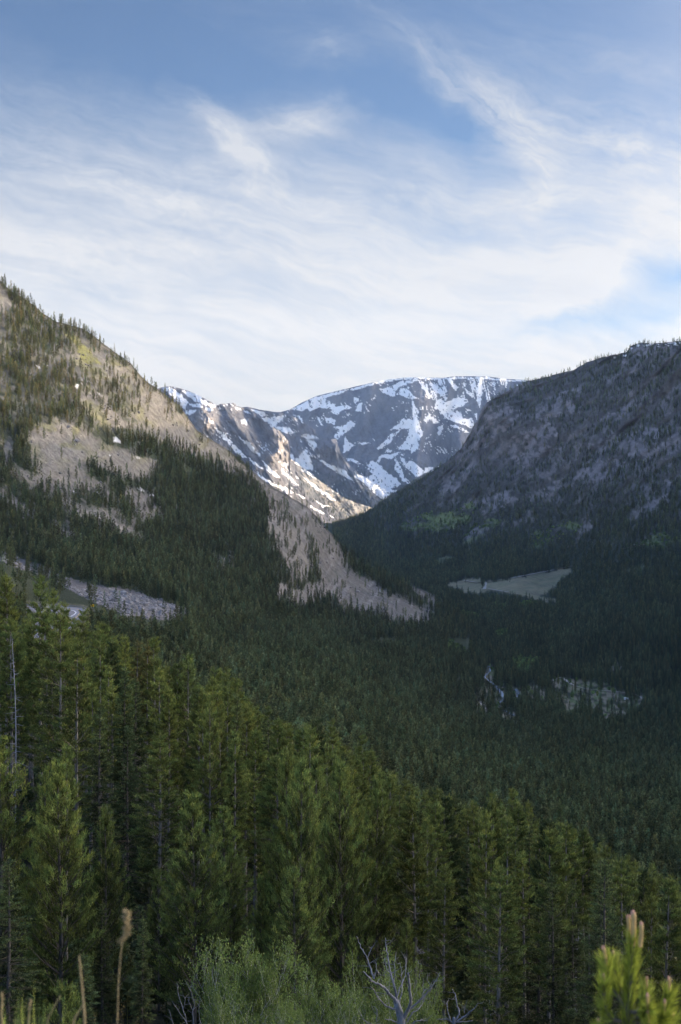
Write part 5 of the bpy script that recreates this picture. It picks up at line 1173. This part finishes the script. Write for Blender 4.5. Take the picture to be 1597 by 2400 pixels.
hi2 = total([blob(.72,.285, -12, .15,.045, .80), blob(.64,.325, -20, .12,.04, .40), blob(.76,.12, 10, .14,.07, .30), blob(1.28,.25, -5, .10,.03, .35), blob(1.57,.54, 22, .16,.07, 1.0), blob(1.45,.14, 6, .40,.06, .26), blob(1.34,.685, -22, .18,.055, .85), blob(1.38,.66, -35, .10,.04, .5), blob(1.435,.63, -50, .07,.016, .55), blob(1.12,.64, -6, .4,.06, .28), blob(1.30,.47, -2, .28,.05, .42)])
hi3 = total([blob(1.42,.33, 16, .36,.11, .50), blob(.35,.46, 16, .40,.07, .40), blob(.60,.44, 20, .30,.05, .25), blob(.08,.57, 5, .35,.06, .22), blob(.95,.46, 0, .4,.09, .20), blob(.5,.60,5,.5,.05,.15)])
amp = lambda q, k: N.m('ADD', .45, N.m('MULTIPLY', N.m('SUBTRACT', q, .42), k))
dens = N.m('ADD', veil, lows)
dens = N.m('ADD', dens, N.m('MULTIPLY', hi1, amp(s2, 3.2)))
dens = N.m('ADD', dens, N.m('MULTIPLY', hi2, amp(s5, 3.0)))
dens = N.m('ADD', dens, N.m('MULTIPLY', hi3, amp(s3, 2.6)))
edge = N.m('MULTIPLY', N.m('MAXIMUM', N.m('MULTIPLY', dens, N.m('SUBTRACT', 1.2, dens)), 0), 2.6)
dens = N.m('ADD', dens, N.m('MULTIPLY', N.m('SUBTRACT', N.m('ADD', N.m('MULTIPLY', s1, .65), N.m('MULTIPLY', s3, .35)), .5), N.m('ADD', .14, N.m('MULTIPLY', edge, 1.15))), clamp=True)
blue = N.mix(1.0, sky.outputs[0], (SKYM), 'MULTIPLY')
grad = N.m('MULTIPLY', Yp, 1.3, clamp=True)
cloud = N.mix(grad, CLOUD_HI, CLOUD_LO)
dk = N.m('ADD', N.m('MULTIPLY', N.m('SUBTRACT', .60, s4), 1.1), N.m('MULTIPLY', N.m('SUBTRACT', .52, s1), 1.8), clamp=True)
shade = N.mix(N.m('MULTIPLY', dk, .9), cloud, N.mix(1.0, cloud, (.80,.84,.91), 'MULTIPLY'))
colr = N.mix(dens, blue, shade)
# sun aureole in the thin cloud (outside the frame, beyond the right-hand ridge) and extra sky brightness added overhead and behind to light the woods
sdn = (math.sin(SUN_AZ)*math.cos(SUN_EL), math.cos(SUN_AZ)*math.cos(SUN_EL), math.sin(SUN_EL))
cs = N.new('ShaderNodeVectorMath', {0: tc, 1: sdn}, operation='DOT_PRODUCT').outputs['Value']
glow = N.m('POWER', N.m('MAXIMUM', cs, 0), 16.0)
over = N.new('ShaderNodeMapRange', {'Value': d[2], 'From Min': .34, 'From Max': .62}, interpolation_type='SMOOTHSTEP').outputs[0]
rear = N.new('ShaderNodeMapRange', {'Value': N.m('MULTIPLY', d[1], -1), 'From Min': -.75, 'From Max': .1}, interpolation_type='SMOOTHSTEP').outputs[0]
gain = N.m('ADD', N.m('ADD', 1, N.m('MULTIPLY', over, OVER)), N.m('MULTIPLY', rear, REAR))
colr = N.new('ShaderNodeVectorMath', {0: colr}, operation='SCALE'); N.l.new(gain, colr.inputs['Scale']); colr = colr.outputs[0]
gl = N.new('ShaderNodeVectorMath', {0: GLOWC}, operation='SCALE'); N.l.new(glow, gl.inputs['Scale'])
colr = N.new('ShaderNodeVectorMath', {0: colr, 1: gl.outputs[0]}, operation='ADD').outputs[0]
bg = N.new('ShaderNodeBackground', {'Color': colr, 'Strength': SKY_STR}); N.l.new(bg.outputs[0], N.new('ShaderNodeOutputWorld').inputs[0])
w.cycles.sampling_method = 'MANUAL'; w.cycles.sample_map_resolution = 512

sd = Vector((math.sin(SUN_AZ)*math.cos(SUN_EL), math.cos(SUN_AZ)*math.cos(SUN_EL), math.sin(SUN_EL)))
L = bpy.data.lights.new('sun', 'SUN'); L.energy = SUN_STR; L.angle = R(.6); L.color = (1, .84, .66)
lo = bpy.data.objects.new('sun', L); COL.objects.link(lo); lo.rotation_euler = (-sd).to_track_quat('-Z', 'Y').to_euler(); lo.location = (50, 0, 80)

if HAZE:
    m = bpy.data.materials.new('haze_air'); m.use_nodes = True; m.node_tree.nodes.clear(); N2 = NT(m.node_tree)
    vs = N2.new('ShaderNodeVolumeScatter', {'Color': (.42, .62, 1.0, 1), 'Density': HAZE, 'Anisotropy': .1})
    N2.l.new(vs.outputs[0], N2.new('ShaderNodeOutputMaterial').inputs['Volume'])
    hb = MB(); hb.box((500, 6300, 300), (14000, 12000, 2600)); h = hb.build('haze', m); tag(h, kind='stuff', label='thin blue haze hanging in the far valley', cat='haze'); h.display_type = 'WIRE'
cam = bpy.data.cameras.new('camera'); cam.sensor_fit = 'VERTICAL'; cam.sensor_height = 36; cam.lens = 50; cam.clip_start = .1; cam.clip_end = 40000
cam.dof.use_dof = True; cam.dof.focus_distance = 160; cam.dof.aperture_fstop = 10
co = bpy.data.objects.new('camera', cam); COL.objects.link(co); co.location = (0, 0, 0); co.rotation_euler = (R(90), 0, 0); scene.camera = co
scene.view_settings.view_transform = 'Standard'; scene.view_settings.look = 'None'; scene.view_settings.exposure = 0
scene.cycles.max_bounces = 5; scene.cycles.diffuse_bounces = 3; scene.cycles.transparent_max_bounces = 8; scene.cycles.volume_bounces = 0
scene.cycles.sample_clamp_indirect = 4
